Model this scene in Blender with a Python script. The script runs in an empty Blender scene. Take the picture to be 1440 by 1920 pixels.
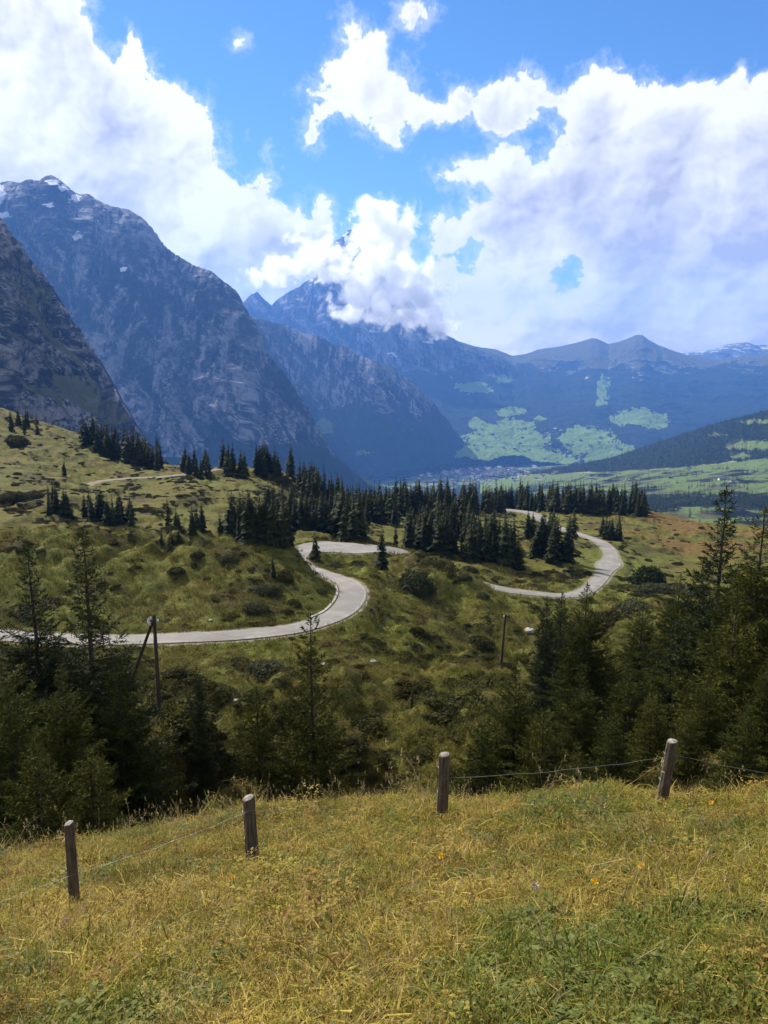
import bpy, math, random
import numpy as np
from mathutils import Vector
R = math.radians
rng = np.random.default_rng(7)
random.seed(7)
scene = bpy.context.scene
COL = scene.collection

# ------------------------------------------------------------------ camera
F = 1440.0                      # focal length in photograph pixels (1440 x 1920 picture)
PITCH = R(10.43)
CP, SP = math.cos(PITCH), math.sin(PITCH)
cd = bpy.data.cameras.new('camera'); cam = bpy.data.objects.new('camera', cd); COL.objects.link(cam)
cd.sensor_fit = 'VERTICAL'; cd.sensor_height = 36; cd.lens = 27
cd.clip_start = 0.05; cd.clip_end = 90000
cam.location = (0, 0, 0); cam.rotation_euler = (R(90) - PITCH, 0, 0)
scene.camera = cam
scene.view_settings.view_transform = 'Standard'; scene.view_settings.look = 'None'
scene.view_settings.gamma = 1.0; scene.view_settings.use_curve_mapping = False
scene.view_settings.exposure = 0.95
scene.cycles.use_denoising = True
scene.cycles.max_bounces = 8; scene.cycles.diffuse_bounces = 3; scene.cycles.glossy_bounces = 2
scene.cycles.transmission_bounces = 3; scene.cycles.transparent_max_bounces = 8; scene.cycles.volume_bounces = 8
scene.cycles.volume_step_rate = 0.3; scene.cycles.volume_max_steps = 256
scene.cycles.sample_clamp_indirect = 6

def ray(px, py):
    """unit-depth direction through a point of the photograph (x right, y forward, z up)"""
    a = (np.asarray(px, float) - 720) / F; b = (960 - np.asarray(py, float)) / F
    return a, CP + b * SP, b * CP - SP
def at(px, py, Z):
    a, y, z = ray(px, py)
    return a * Z, y * Z, z * Z

# ------------------------------------------------------------------ sun + sky
SUN_EL, SUN_AZ = R(39), R(-40)          # azimuth measured from the view direction, negative = left

sd = bpy.data.lights.new('sun', 'SUN'); sun = bpy.data.objects.new('sun', sd); COL.objects.link(sun)
sd.energy = 5.0; sd.angle = R(0.5); sd.color = (1.0, 0.94, 0.84)
dirn = Vector((math.sin(SUN_AZ) * math.cos(SUN_EL), math.cos(SUN_AZ) * math.cos(SUN_EL), math.sin(SUN_EL)))
sun.rotation_euler = dirn.to_track_quat('Z', 'Y').to_euler()
sun.location = (-50, 40, 60)

class V:
    """tiny expression layer over shader math nodes"""
    def __init__(s, nt, sock): s.nt, s.s = nt, sock
    def _op(s, op, *o, clamp=False):
        n = s.nt.nodes.new('ShaderNodeMath'); n.operation = op; n.use_clamp = clamp
        for i, a in enumerate((s,) + o):
            if isinstance(a, V): s.nt.links.new(a.s, n.inputs[i])
            else: n.inputs[i].default_value = a
        return V(s.nt, n.outputs[0])
    def __add__(s, o): return s._op('ADD', o)
    def __radd__(s, o): return s._op('ADD', o)
    def __sub__(s, o): return s._op('SUBTRACT', o)
    def __rsub__(s, o): return (s * -1.0) + o
    def __mul__(s, o): return s._op('MULTIPLY', o)
    def __rmul__(s, o): return s._op('MULTIPLY', o)
    def __truediv__(s, o): return s._op('DIVIDE', o)
    def pow(s, o): return s._op('POWER', o)
    def max(s, o): return s._op('MAXIMUM', o)
    def smax(s, o, k): return s._op('SMOOTH_MAX', o, k)
    def min(s, o): return s._op('MINIMUM', o)
    def abs(s): return s._op('ABSOLUTE')
    def clamp(s): return s._op('ADD', 0.0, clamp=True)
    def step(s, a, b, lo=0.0, hi=1.0, smooth=True):
        n = s.nt.nodes.new('ShaderNodeMapRange'); n.interpolation_type = 'SMOOTHSTEP' if smooth else 'LINEAR'
        s.nt.links.new(s.s, n.inputs[0])
        for i, v in enumerate((a, b, lo, hi)): n.inputs[i + 1].default_value = v
        return V(s.nt, n.outputs[0])
def noise(nt, vec, scale, detail=6, rough=0.5, dist=0.0, lac=2.0, out=0, typ='FBM'):
    n = nt.nodes.new('ShaderNodeTexNoise'); n.noise_type = typ
    if vec is not None: nt.links.new(vec, n.inputs['Vector'])
    n.inputs['Scale'].default_value = scale; n.inputs['Detail'].default_value = detail
    n.inputs['Roughness'].default_value = rough; n.inputs['Distortion'].default_value = dist
    n.inputs['Lacunarity'].default_value = lac
    return V(nt, n.outputs[out])
def voro(nt, vec, scale, feat='F1', out='Distance', detail=0, rnd=1.0):
    n = nt.nodes.new('ShaderNodeTexVoronoi'); n.feature = feat
    nt.links.new(vec, n.inputs['Vector']); n.inputs['Scale'].default_value = scale
    n.inputs['Detail'].default_value = detail; n.inputs['Randomness'].default_value = rnd
    return V(nt, n.outputs[out])
def mix(nt, fac, a, b):
    n = nt.nodes.new('ShaderNodeMix'); n.data_type = 'RGBA'
    if isinstance(fac, V): nt.links.new(fac.s, n.inputs[0])
    else: n.inputs[0].default_value = fac
    for i, c in ((6, a), (7, b)):
        if isinstance(c, V): nt.links.new(c.s, n.inputs[i])
        else: n.inputs[i].default_value = (*c, 1)
    return V(nt, n.outputs[2])
def vmath(nt, op, a, b=None, scale=None):
    n = nt.nodes.new('ShaderNodeVectorMath'); n.operation = op
    for i, c in ((0, a), (1, b)):
        if c is None: continue
        if isinstance(c, V): nt.links.new(c.s, n.inputs[i])
        elif isinstance(c, tuple): n.inputs[i].default_value = c
        else: nt.links.new(c, n.inputs[i])
    if scale is not None: n.inputs['Scale'].default_value = scale
    return n.outputs[0]

# ------------------------------------------------------------------ numpy noise
def _tab(seed):
    r = np.random.RandomState(seed); p = r.permutation(256)
    g = r.normal(size=(256, 3)); g /= np.linalg.norm(g, axis=1)[:, None]
    return np.concatenate([p, p]).astype(np.int64), g.astype(np.float32)
_TABS = {}
def perlin(x, y, z=0.0, seed=0):
    if seed not in _TABS: _TABS[seed] = _tab(seed)
    p, g = _TABS[seed]
    x, y, z = np.broadcast_arrays(np.asarray(x, np.float32), np.asarray(y, np.float32), np.asarray(z, np.float32))
    xi, yi, zi = np.floor(x).astype(np.int64), np.floor(y).astype(np.int64), np.floor(z).astype(np.int64)
    xf, yf, zf = x - xi, y - yi, z - zi
    xi &= 255; yi &= 255; zi &= 255
    u, v, w = (t * t * t * (t * (t * 6 - 15) + 10) for t in (xf, yf, zf))
    def c(a, b, d):
        h = p[p[p[(xi + a) & 255] + ((yi + b) & 255)] + ((zi + d) & 255)]
        q = g[h]
        return q[..., 0] * (xf - a) + q[..., 1] * (yf - b) + q[..., 2] * (zf - d)
    def l(a, b, t): return a + (b - a) * t
    return l(l(l(c(0, 0, 0), c(1, 0, 0), u), l(c(0, 1, 0), c(1, 1, 0), u), v),
             l(l(c(0, 0, 1), c(1, 0, 1), u), l(c(0, 1, 1), c(1, 1, 1), u), v), w)
def fbm(x, y, z=0.0, oct=5, gain=0.5, lac=2.03, seed=0, kind=''):
    s = 0.0; a = 1.0; t = 0.0
    for i in range(oct):
        n = perlin(x, y, z, seed + i)
        if kind == 'ridge': n = 1 - 2.2 * np.abs(n)
        elif kind == 'billow': n = 2.2 * np.abs(n) - 0.5
        s = s + a * n; t += a; a *= gain
        x, y, z = x * lac, y * lac, z * lac
    return s / t
def sst(x, a, b):
    t = np.clip((x - a) / (b - a), 0, 1); return t * t * (3 - 2 * t)
def lerp(a, b, t): return a + (b - a) * t
# ------------------------------------------------------------------ cumulus: outlines in the sky (photograph coordinates turned into directions)
CL = [[(-300,-300),(150,-300),(172,0),(185,70),(200,82),(245,90),(275,125),(305,150),(345,170),(385,200),(402,225),(400,255),(415,300),(440,322),(478,338),(505,345),(520,372),(545,392),(560,372),(578,400),(595,378),(618,384),(630,430),(640,480),(660,545),(600,640),(300,720),(-300,700)],
      [(628,45),(655,28),(685,38),(690,58),(715,62),(722,85),(745,110),(765,145),(785,185),(822,195),(838,225),(800,225),(760,240),(745,275),(722,290),(705,250),(660,240),(635,232),(600,225),(595,200),(565,170),(610,160),(618,120),(622,80)],
      [(735,10),(760,-20),(800,-10),(825,30),(800,50),(775,62),(740,40)],
      [(655,430),(665,400),(700,385),(745,375),(762,400),(758,440),(765,485),(790,515),(805,490),(850,490),(880,500),(905,470),(905,445),(870,465),(810,480),(800,450),(815,415),(860,395),(895,372),(895,355),(815,345),(800,322),(840,305),(895,285),(925,262),(960,270),(1000,290),(1040,270),(1050,240),(1015,215),(970,235),(935,255),(905,250),(870,225),(840,205),(838,165),(860,150),(900,158),(960,148),(1010,145),(1040,160),(1070,150),(1075,132),(1110,130),(1130,108),(1150,130),(1200,155),(1240,162),(1290,150),(1350,155),(1400,140),(1440,140),(1900,100),(2100,750),(1000,740),(700,740),(600,640),(625,500)],
      [(565,250),(585,235),(598,255),(590,275),(570,265)],[(437,84),(444,80),(450,85),(446,89),(439,89)],[(490,268),(500,262),(507,275),(500,280)]]
HOLES = [[(1038,528),(1055,506),(1068,502),(1068,526),(1050,534)]]
def sdist(poly, X, Y):
    """signed distance to a polygon, positive inside"""
    d = np.full(X.shape, 1e9); ins = np.zeros(X.shape, bool); n = len(poly)
    for i in range(n):
        x0, y0 = poly[i]; x1, y1 = poly[(i + 1) % n]
        ex, ey = x1 - x0, y1 - y0
        t = np.clip(((X - x0) * ex + (Y - y0) * ey) / (ex * ex + ey * ey), 0, 1)
        d = np.minimum(d, np.hypot(X - x0 - t * ex, Y - y0 - t * ey))
        c = ((y0 <= Y) != (y1 <= Y)) & (X < ex * (Y - y0) / (ey if ey else 1e-9) + x0)
        ins ^= c
    return np.where(ins, d, -d)
def bilin(A, h, w):
    yy = np.linspace(0, A.shape[0] - 1, h); xx = np.linspace(0, A.shape[1] - 1, w)
    y0 = np.minimum(yy.astype(int), A.shape[0] - 2); x0 = np.minimum(xx.astype(int), A.shape[1] - 2)
    fy = (yy - y0)[:, None]; fx = (xx - x0)[None]
    a = A[y0][:, x0]; b = A[y0][:, x0 + 1]; c = A[y0 + 1][:, x0]; d = A[y0 + 1][:, x0 + 1]
    return (a * (1 - fx) + b * fx) * (1 - fy) + (c * (1 - fx) + d * fx) * fy
def blur(A, n):
    for ax in (0, 1):
        for _ in range(2):
            P = np.concatenate([np.repeat(np.take(A, [0], ax), n, ax), A, np.repeat(np.take(A, [-1], ax), n + 1, ax)], ax)
            C = np.cumsum(P, ax, dtype=np.float64)
            m = A.shape[ax]
            A = (np.take(C, range(2 * n + 1, 2 * n + 1 + m), ax) - np.take(C, range(0, m), ax)) / (2 * n + 1)
    return A
AZ0, AZ1, EL0, EL1 = -0.72, 0.72, -0.06, 0.56
def cloud_map(W=1900, H=818):
    az = np.linspace(AZ0, AZ1, W)[None]; el = np.linspace(EL0, EL1, H)[:, None]
    y = np.cos(az) * np.cos(el); x = np.sin(az) * np.cos(el); z = np.sin(el) + 0 * az
    dep = y * CP - z * SP; up = y * SP + z * CP
    PX = 720 + F * x / dep; PY = 960 - F * up / dep
    s = 6
    m = None
    lx, ly = PX[::s, ::s], PY[::s, ::s]
    for q in CL:
        d = sdist(q, lx, ly); m = d if m is None else np.maximum(m, d)
    for q in HOLES: m = np.minimum(m, -sdist(q, lx, ly))
    m = bilin(m, H, W)
    gx, gy = az * 14 + 0 * el, (el + 0.05 * (1 - np.exp(-np.maximum(el, 0) / 0.09))) * 14 + 0 * az
    wx = fbm(gx * 1.6, gy * 1.6, 3.1, 4, seed=40) * 0.5; wy = fbm(gx * 1.6, gy * 1.6, 8.3, 4, seed=44) * 0.5
    bil = fbm(gx * 1.1 + wx, gy * 1.1 + wy, 0.7, 6, 0.55, seed=10, kind='billow')
    f = fbm(gx * 2.1 + wx, gy * 2.1 + wy, 1.7, 7, 0.66, seed=20)
    mm = np.clip(m + 5, -90, 60) / 34.0
    dn = mm + bil * 1.5 + f * 2.2
    # away from the frame: the same broken cumulus, going on
    far = np.maximum(sst(np.abs(az), 0.58, 0.66), sst(el, 0.49, 0.54))
    gen = fbm(gx * 0.28, gy * 0.28, 5.5, 3, seed=60) * 5 + 0.2
    dn = lerp(dn, np.clip(gen, -1.8, 1.3) + bil * .85 + f * 1.2, far)
    body = fbm(gx * 0.33, gy * 0.42, 4, 6, 0.55, seed=90)
    a_soft = sst(dn, -0.04, 0.20 + 0.45 * sst(body, -.05, .3))
    wisp = sst(dn + fbm(gx * 5, gy * 5, 2, 4, 0.7, seed=70) * 1.4, -0.9, 0.6) * 0.42
    alpha = np.maximum(a_soft, wisp)
    T = np.clip(dn, 0, 2.2)
    # light reaches each puff from the upper left: march the optical depth towards the sun
    acc = np.zeros_like(T); 
    for k in (3, 7, 13, 22, 36, 56):
        acc += np.roll(np.roll(T, -int(k * 0.8), 0), int(k * 0.6), 1) * (0.30)
    deep = sst(blur(T, 24) + 0.35 * fbm(gx * .35, gy * .35, 9, 4, seed=80), 0.7, 1.7)
    T2 = np.clip(mm * .7 + bil * 2.2 + f * 2.6, -.5, 3); T2 = blur(T2, 1)
    relief = blur(T2, 1) - np.roll(np.roll(blur(T2, 5), -8, 0), 6, 1) * 1.0
    b2 = fbm(gx * .8 + wx, gy * 1.0 + wy, 6.1, 5, 0.5, seed=95)
    shade = 0.30 * deep + 0.12 * (1 - np.exp(-acc * 0.55)) + (body * 1.7 + b2 * 1.6) * sst(T, .1, .9) - relief * 0.36 * sst(T, 0, .8) + 0.04
    # the underside of the banks is turned from the sun
    low = sst(PY, 330, 620) * sst(PX, 880, 1150) * 0.14 + sst(PX, 1100, 1440) * sst(PY, 180, 420) * 0.20 + sst(PX, 180, 0) * sst(PY, 230, 330) * .32 \
        + np.exp(-((PX - 470) / 170) ** 2 - ((PY - 470) / 90) ** 2) * 0.16 + np.exp(-((PX - 200) / 70) ** 2 - ((PY - 250) / 90) ** 2) * .1 \
        - np.exp(-((PX - 120) / 260) ** 2 - ((PY - 60) / 200) ** 2) * .28
    brt = sst(PY, 560, 630) * sst(fbm(gx * .9, gy * 1.6, 12, 4, .55, seed=98), -.25, .15) * sst(PX, 760, 900) * .38
    shade = np.clip(shade + (low - brt) * (1 - far), 0, 1)[..., None]
    lit = np.array([1.20, 1.17, 1.15]); dark = np.array([0.57, 0.55, 0.555])
    col = lit * (1 - shade) + dark * shade
    col = col * (1 + np.exp(-np.maximum(el, 0) / 0.10)[..., None] * np.array([.50, .36, .14]))      # low banks painted brighter and warmer to offset the blue haze
    return np.concatenate([col, alpha[..., None]], -1).astype(np.float32)
CMAP = cloud_map()
world = bpy.data.worlds.new('World'); scene.world = world; world.use_nodes = True
def build_world():
    nt = world.node_tree; nt.nodes.clear()
    out = nt.nodes.new('ShaderNodeOutputWorld')
    sky = nt.nodes.new('ShaderNodeTexSky'); sky.sky_type = 'NISHITA'; sky.sun_disc = False
    sky.sun_elevation = SUN_EL; sky.sun_rotation = SUN_AZ
    sky.altitude = 2000; sky.air_density = 1.0; sky.dust_density = 0.2; sky.ozone_density = 2.5
    hs = nt.nodes.new('ShaderNodeHueSaturation'); hs.inputs['Saturation'].default_value = 1.22
    nt.links.new(sky.outputs[0], hs.inputs['Color'])
    b1 = nt.nodes.new('ShaderNodeBackground'); nt.links.new(hs.outputs[0], b1.inputs[0]); b1.inputs[1].default_value = 0.078
    tc = nt.nodes.new('ShaderNodeTexCoord'); d = tc.outputs['Generated']
    img = bpy.data.images.new('cloud_cover', CMAP.shape[1], CMAP.shape[0], alpha=True, float_buffer=True)
    img.colorspace_settings.name = 'Non-Color'; img.alpha_mode = 'CHANNEL_PACKED'
    img.pixels.foreach_set(CMAP.ravel()); img.update(); img.pack()
    sep = nt.nodes.new('ShaderNodeSeparateXYZ'); nt.links.new(d, sep.inputs[0])
    x, y, z = (V(nt, sep.outputs[i]) for i in range(3))
    # behind the camera the same cover is mirrored, so it closes round the whole horizon
    az = x._op('ARCTAN2', y) * (1 / (AZ1 - AZ0)) + (-AZ0 / (AZ1 - AZ0))
    el = (z._op('ARCSINE') - EL0) * (1 / (EL1 - EL0))
    cx = nt.nodes.new('ShaderNodeCombineXYZ'); nt.links.new(az.s, cx.inputs[0]); nt.links.new(el.s, cx.inputs[1])
    im = nt.nodes.new('ShaderNodeTexImage'); im.image = img; im.extension = 'MIRROR'; im.interpolation = 'Cubic'
    nt.links.new(cx.outputs[0], im.inputs[0])
    col = V(nt, im.outputs[0])
    alpha = V(nt, im.outputs[1]) * z.step(-0.06, -0.02)
    b2 = nt.nodes.new('ShaderNodeBackground'); nt.links.new(col.s, b2.inputs[0]); b2.inputs[1].default_value = 0.54
    ms = nt.nodes.new('ShaderNodeMixShader'); nt.links.new(alpha.s, ms.inputs[0])
    nt.links.new(b1.outputs[0], ms.inputs[1]); nt.links.new(b2.outputs[0], ms.inputs[2])
    nt.links.new(ms.outputs[0], out.inputs['Surface'])
build_world()
world.cycles.sampling_method = 'MANUAL'; world.cycles.sample_map_resolution = 512
# ------------------------------------------------------------------ helpers for objects
def tag(o, label=None, cat=None, group=None, kind=None):
    if label: o['label'] = label
    if cat: o['category'] = cat
    if group: o['group'] = group
    if kind: o['kind'] = kind
    return o
def mesh_np(name, v, q=None, t=None, smooth=True, mats=(), mi=None):
    """mesh from numpy arrays: quads q and/or triangles t"""
    me = bpy.data.meshes.new(name)
    v = np.asarray(v, np.float32)
    nq = 0 if q is None else len(q); ntr = 0 if t is None else len(t)
    loops = np.concatenate([np.asarray(a).ravel() for a in (q, t) if a is not None and len(a)]).astype(np.int32)
    st = np.concatenate([np.arange(nq) * 4, nq * 4 + np.arange(ntr) * 3]).astype(np.int32)
    me.vertices.add(len(v)); me.vertices.foreach_set('co', v.ravel())
    me.loops.add(len(loops)); me.loops.foreach_set('vertex_index', loops)
    me.polygons.add(nq + ntr); me.polygons.foreach_set('loop_start', st)
    me.polygons.foreach_set('loop_total', np.concatenate([np.full(nq, 4), np.full(ntr, 3)]).astype(np.int32))
    for m in mats: me.materials.append(m)
    if mi is not None: me.polygons.foreach_set('material_index', np.asarray(mi, np.int32))
    me.update(calc_edges=True)
    me.polygons.foreach_set('use_smooth', np.full(nq + ntr, smooth))
    return me
def attr(me, name, data, dim=4):
    a = me.attributes.new(name, 'FLOAT_COLOR' if dim == 4 else 'FLOAT_VECTOR' if dim == 3 else 'FLOAT', 'POINT')
    a.data.foreach_set('color' if dim == 4 else 'vector' if dim == 3 else 'value', np.asarray(data, np.float32).ravel())
def link(name, me, parent=None, loc=None):
    o = bpy.data.objects.new(name, me); COL.objects.link(o)
    if parent is not None: o.parent = parent
    if loc is not None: o.location = loc
    return o
def gridq(nr, nc, flip=False):
    i = np.arange(nr - 1)[:, None] * nc + np.arange(nc - 1)[None]
    q = np.stack([i, i + 1, i + nc + 1, i + nc], -1).reshape(-1, 4)
    return q[:, ::-1] if flip else q
def material(name, rough=0.9, spec=0.2):
    m = bpy.data.materials.new(name); m.use_nodes = True
    nt = m.node_tree; b = nt.nodes['Principled BSDF']
    b.inputs['Roughness'].default_value = rough; b.inputs['Specular IOR Level'].default_value = spec
    return m, nt, b
def pos(nt):
    return nt.nodes.new('ShaderNodeNewGeometry').outputs['Position']
def bump(nt, b, h, strength, dist):
    n = nt.nodes.new('ShaderNodeBump'); n.inputs['Strength'].default_value = strength; n.inputs['Distance'].default_value = dist
    nt.links.new(h.s, n.inputs['Height']); nt.links.new(n.outputs[0], b.inputs['Normal'])
def getattrn(nt, name):
    n = nt.nodes.new('ShaderNodeAttribute'); n.attribute_name = name
    s = nt.nodes.new('ShaderNodeSeparateColor'); nt.links.new(n.outputs['Color'], s.inputs[0])
    return [V(nt, s.outputs[i]) for i in range(3)] + [V(nt, n.outputs['Alpha'])]

# ------------------------------------------------------------------ near terrain
MA, MB = 0.45, 0.148                      # slope of the meadow one stands on
ROAD = [(-260, 1172, 86), (-120, 1182, 84), (0, 1191, 82), (110, 1198, 80.5), (230, 1200, 80), (350, 1195, 80), (450, 1190, 80.5), (550, 1178, 83), (620, 1158, 89), (652, 1135, 96),
        (662, 1108, 104), (644, 1089, 111), (600, 1075, 118), (566, 1060, 125), (556, 1045, 132), (572, 1033, 138), (605, 1027, 142), (650, 1026, 145), (690, 1027, 148), (735, 1031, 150), (790, 1052, 147), (830, 1070, 143), (870, 1085, 139),
        (930, 1103, 135), (1000, 1112, 134), (1060, 1117, 135.5), (1098, 1108, 141), (1122, 1088, 151), (1139, 1063, 166), (1146, 1040, 184), (1128, 1017, 205),
        (1092, 1003, 230), (1040, 985, 268), (995, 964, 325), (960, 957, 350), (915, 953, 365), (850, 952, 380)]
# (photo x, photo y, depth) of points the ground passes through; points behind a crest lie below the line of sight
G = [(100, 1640, 19), (60, 1520, 30), (-250, 1500, 30), (-250, 1300, 55), (100, 1400, 42), (300, 1352, 54), (300, 1255, 68), (60, 1260, 68), (450, 1300, 60), (500, 1400, 40),
     (450, 1540, 21), (520, 1480, 28), (700, 1520, 22), (720, 1450, 32), (700, 1380, 42), (700, 1300, 55), (640, 1235, 68), (760, 1230, 74), (850, 1400, 37), (880, 1310, 52), (900, 1230, 74), (560, 1225, 72),
     (1000, 1520, 19), (1000, 1400, 34), (1000, 1300, 56), (940, 1262, 98 * .82), (1000, 1200, 92), (1050, 1150, 115), (1200, 1520, 16), (1230, 1400, 30), (1200, 1300, 50), (1200, 1190, 85), (1230, 1120, 125),
     (1440, 1500, 15), (1440, 1300, 40), (1440, 1150, 90), (1440, 1060, 170), (1750, 1380, 30), (1750, 1200, 80), (1700, 1060, 180),
     (785, 1032, 137), (835, 1054, 132), (880, 1072, 128), (750, 1040, 139), (820, 1170, 96), (740, 1170, 92), (720, 1100, 112), (760, 1062, 132), (850, 1120, 120), (690, 1062, 126), (640, 1050, 134), (880, 1180, 100),
     # knoll above the first bend
     (0, 1130, 90), (200, 1140, 89), (400, 1130, 90), (560, 1120, 94), (0, 1060, 97), (200, 1060, 98), (400, 1060, 99), (540, 1060, 104), (0, 985, 110), (120, 975, 112), (300, 990, 112), (430, 1000, 110), (520, 1022, 109), (597, 1066, 111.5), (578, 1046, 113), (562, 1028, 115), (-250, 1060, 97), (-250, 985, 112),
     (0, 1010, 132), (150, 1012, 134), (340, 1025, 136), (480, 1040, 130),
     # slope behind
     (0, 940, 170), (120, 960, 165), (250, 972, 160), (350, 990, 155), (420, 992, 158), (480, 1000, 160), (-250, 930, 175), (420, 930, 195), (250, 915, 205), (100, 880, 225), (0, 850, 240), (180, 905, 222), (300, 893, 240), (430, 878, 262),
     (100, 820, 290), (0, 790, 300), (0, 765, 325), (100, 795, 322), (200, 835, 315), (300, 868, 305), (430, 874, 290), (520, 880, 285), (560, 900, 275), (600, 925, 270), (-250, 700, 340), (540, 960, 205), (600, 1000, 170),
     (0, 840, 420), (200, 880, 410), (400, 930, 400), (600, 980, 400), (-250, 800, 450),
     # wooded middle
     (660, 1005, 185), (700, 960, 260), (780, 985, 225), (740, 945, 330), (860, 940, 330), (840, 1035, 165), (900, 1050, 158), (980, 1060, 158), (1060, 1050, 165), (930, 985, 250), (1060, 1000, 215), (1020, 960, 320), (1000, 945, 390), (1100, 950, 380), (1200, 955, 370),
     (1190, 990, 270), (1160, 1000, 230), (1300, 975, 340), (1440, 985, 330), (1250, 1040, 200), (1330, 1010, 250), (1300, 1080, 165), (1200, 1080, 160), (1180, 1045, 185), (1700, 980, 340),
     (850, 1000, 430), (1100, 1010, 460), (1300, 1040, 450), (1600, 1060, 450)]
def ctrl():
    P = []
    for (px, py, Z) in ROAD + G:
        x, y, z = at(px, py, Z); P.append((x, y, z))
    for az in (-42, -30, -18, -6, 6, 18, 30, 42):
        for r in (1.2, 2.5, 4.5, 6.8, 9.0):
            x, y = r * math.sin(R(az)), r * math.cos(R(az)); P.append((x, y, -1.6 - MA * y + MB * x))
    for (px, py) in [(-300, 1652), (0, 1614), (240, 1570), (480, 1524), (640, 1512), (800, 1504), (1000, 1500), (1200, 1497), (1440, 1492), (1700, 1486)]:
        a_, yy, zz_ = (float(k) for k in ray(px, py)); Z = min(1.6 / (-zz_ - MA * yy + MB * a_), 12.5)
        x, y, z = at(px, py, Z); P.append((x, y, -1.6 - MA * y + MB * x))
        for k in (1.25, 1.6): P.append((x * k, y * k, -1.6 - MA * y + MB * x - y * (k - 1) * .95))
    for r in (1200.0,):
        for az in (-45, -30, -15, 0, 15, 30, 45):
            P.append((r * math.sin(R(az)), r * math.cos(R(az)), -0.34 * r))
    P = np.array(P); r = np.hypot(P[:, 0], P[:, 1])
    return np.stack([np.arctan2(P[:, 0], P[:, 1]) * 2.0, np.log(r)], 1), P[:, 2] / r
CX, CYV = ctrl()
def tps(X, v, lam=1e-4):
    n = len(X); d = np.hypot(X[:, None, 0] - X[None, :, 0], X[:, None, 1] - X[None, :, 1])
    K = np.where(d > 0, d * d * np.log(d + 1e-12), 0) + lam * np.eye(n)
    Pm = np.c_[np.ones(n), X]; A = np.block([[K, Pm], [Pm.T, np.zeros((3, 3))]])
    return np.linalg.solve(A, np.r_[v, 0, 0, 0])
GW = tps(CX, CYV)
def tps_eval(X, W, q):
    out = np.empty(len(q))
    for i in range(0, len(q), 20000):
        s = q[i:i + 20000]; d2 = (s[:, None, 0] - X[None, :, 0]) ** 2 + (s[:, None, 1] - X[None, :, 1]) ** 2
        out[i:i + 20000] = (0.5 * d2 * np.log(d2 + 1e-20)) @ W[:len(X)] + W[len(X)] + s @ W[len(X) + 1:]
    return out
def spline(P, n):
    P = np.asarray(P, float); out = []
    for i in range(len(P) - 1):
        a, b, c, d = P[max(i - 1, 0)], P[i], P[i + 1], P[min(i + 2, len(P) - 1)]
        t = np.linspace(0, 1, n, endpoint=False)[:, None]
        out.append(0.5 * (2 * b + (c - a) * t + (2 * a - 5 * b + 4 * c - d) * t ** 2 + (3 * b - a - 3 * c + d) * t ** 3))
    out.append(P[-1:]); return np.concatenate(out)
RC = spline(np.array([at(*p) for p in ROAD]), 10)
RC[:, 2] = np.convolve(np.pad(RC[:, 2], 6, mode='edge'), np.ones(13) / 13, 'valid')
RW = np.full(len(RC), 1.52)                                    # half width of the road
ii = np.arange(len(RC)) / 10.0
RW += 4.5 * np.exp(-((ii - 16.8) / 1.7) ** 2) + 0.3 * np.exp(-((ii - 9.5) / 1.5) ** 2) + 1.1 * np.exp(-((ii - 28.2) / 0.35) ** 2) + 1.8 * np.exp(-((ii - 33.5) / 1) ** 2)
TRAIL = [(150, 918, 226), (185, 904, 232), (240, 898, 238), (300, 895, 242), (350, 890, 248), (395, 883, 256), (428, 877, 266)]
TR = spline(np.array([at(*p) for p in TRAIL]), 8)
def near_line(x, y, L):
    d = np.full(x.shape, 1e9); zz = np.zeros(x.shape); kk = np.zeros(x.shape, int)
    c = np.zeros(x.shape, bool)
    for i in range(0, len(L), 6): c |= (x - L[i, 0]) ** 2 + (y - L[i, 1]) ** 2 < 900
    idx = np.nonzero(c)[0]
    if len(idx) == 0: return d, zz, kk
    xs, ys = x[idx], y[idx]; D = d[idx]; Z = zz[idx]; K = kk[idx]
    for i in range(len(L) - 1):
        ex, ey = L[i + 1, 0] - L[i, 0], L[i + 1, 1] - L[i, 1]
        w = np.nonzero((xs - L[i, 0]) ** 2 + (ys - L[i, 1]) ** 2 < 900)[0]
        if len(w) == 0: continue
        xa, ya = xs[w] - L[i, 0], ys[w] - L[i, 1]
        t = np.clip((xa * ex + ya * ey) / (ex * ex + ey * ey + 1e-9), 0, 1)
        dd = np.hypot(xa - t * ex, ya - t * ey); m = dd < D[w]; wm = w[m]
        D[wm] = dd[m]; Z[wm] = L[i, 2] + t[m] * (L[i + 1, 2] - L[i, 2]); K[wm] = i
    d[idx] = D; zz[idx] = Z; kk[idx] = K
    return d, zz, kk
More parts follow.
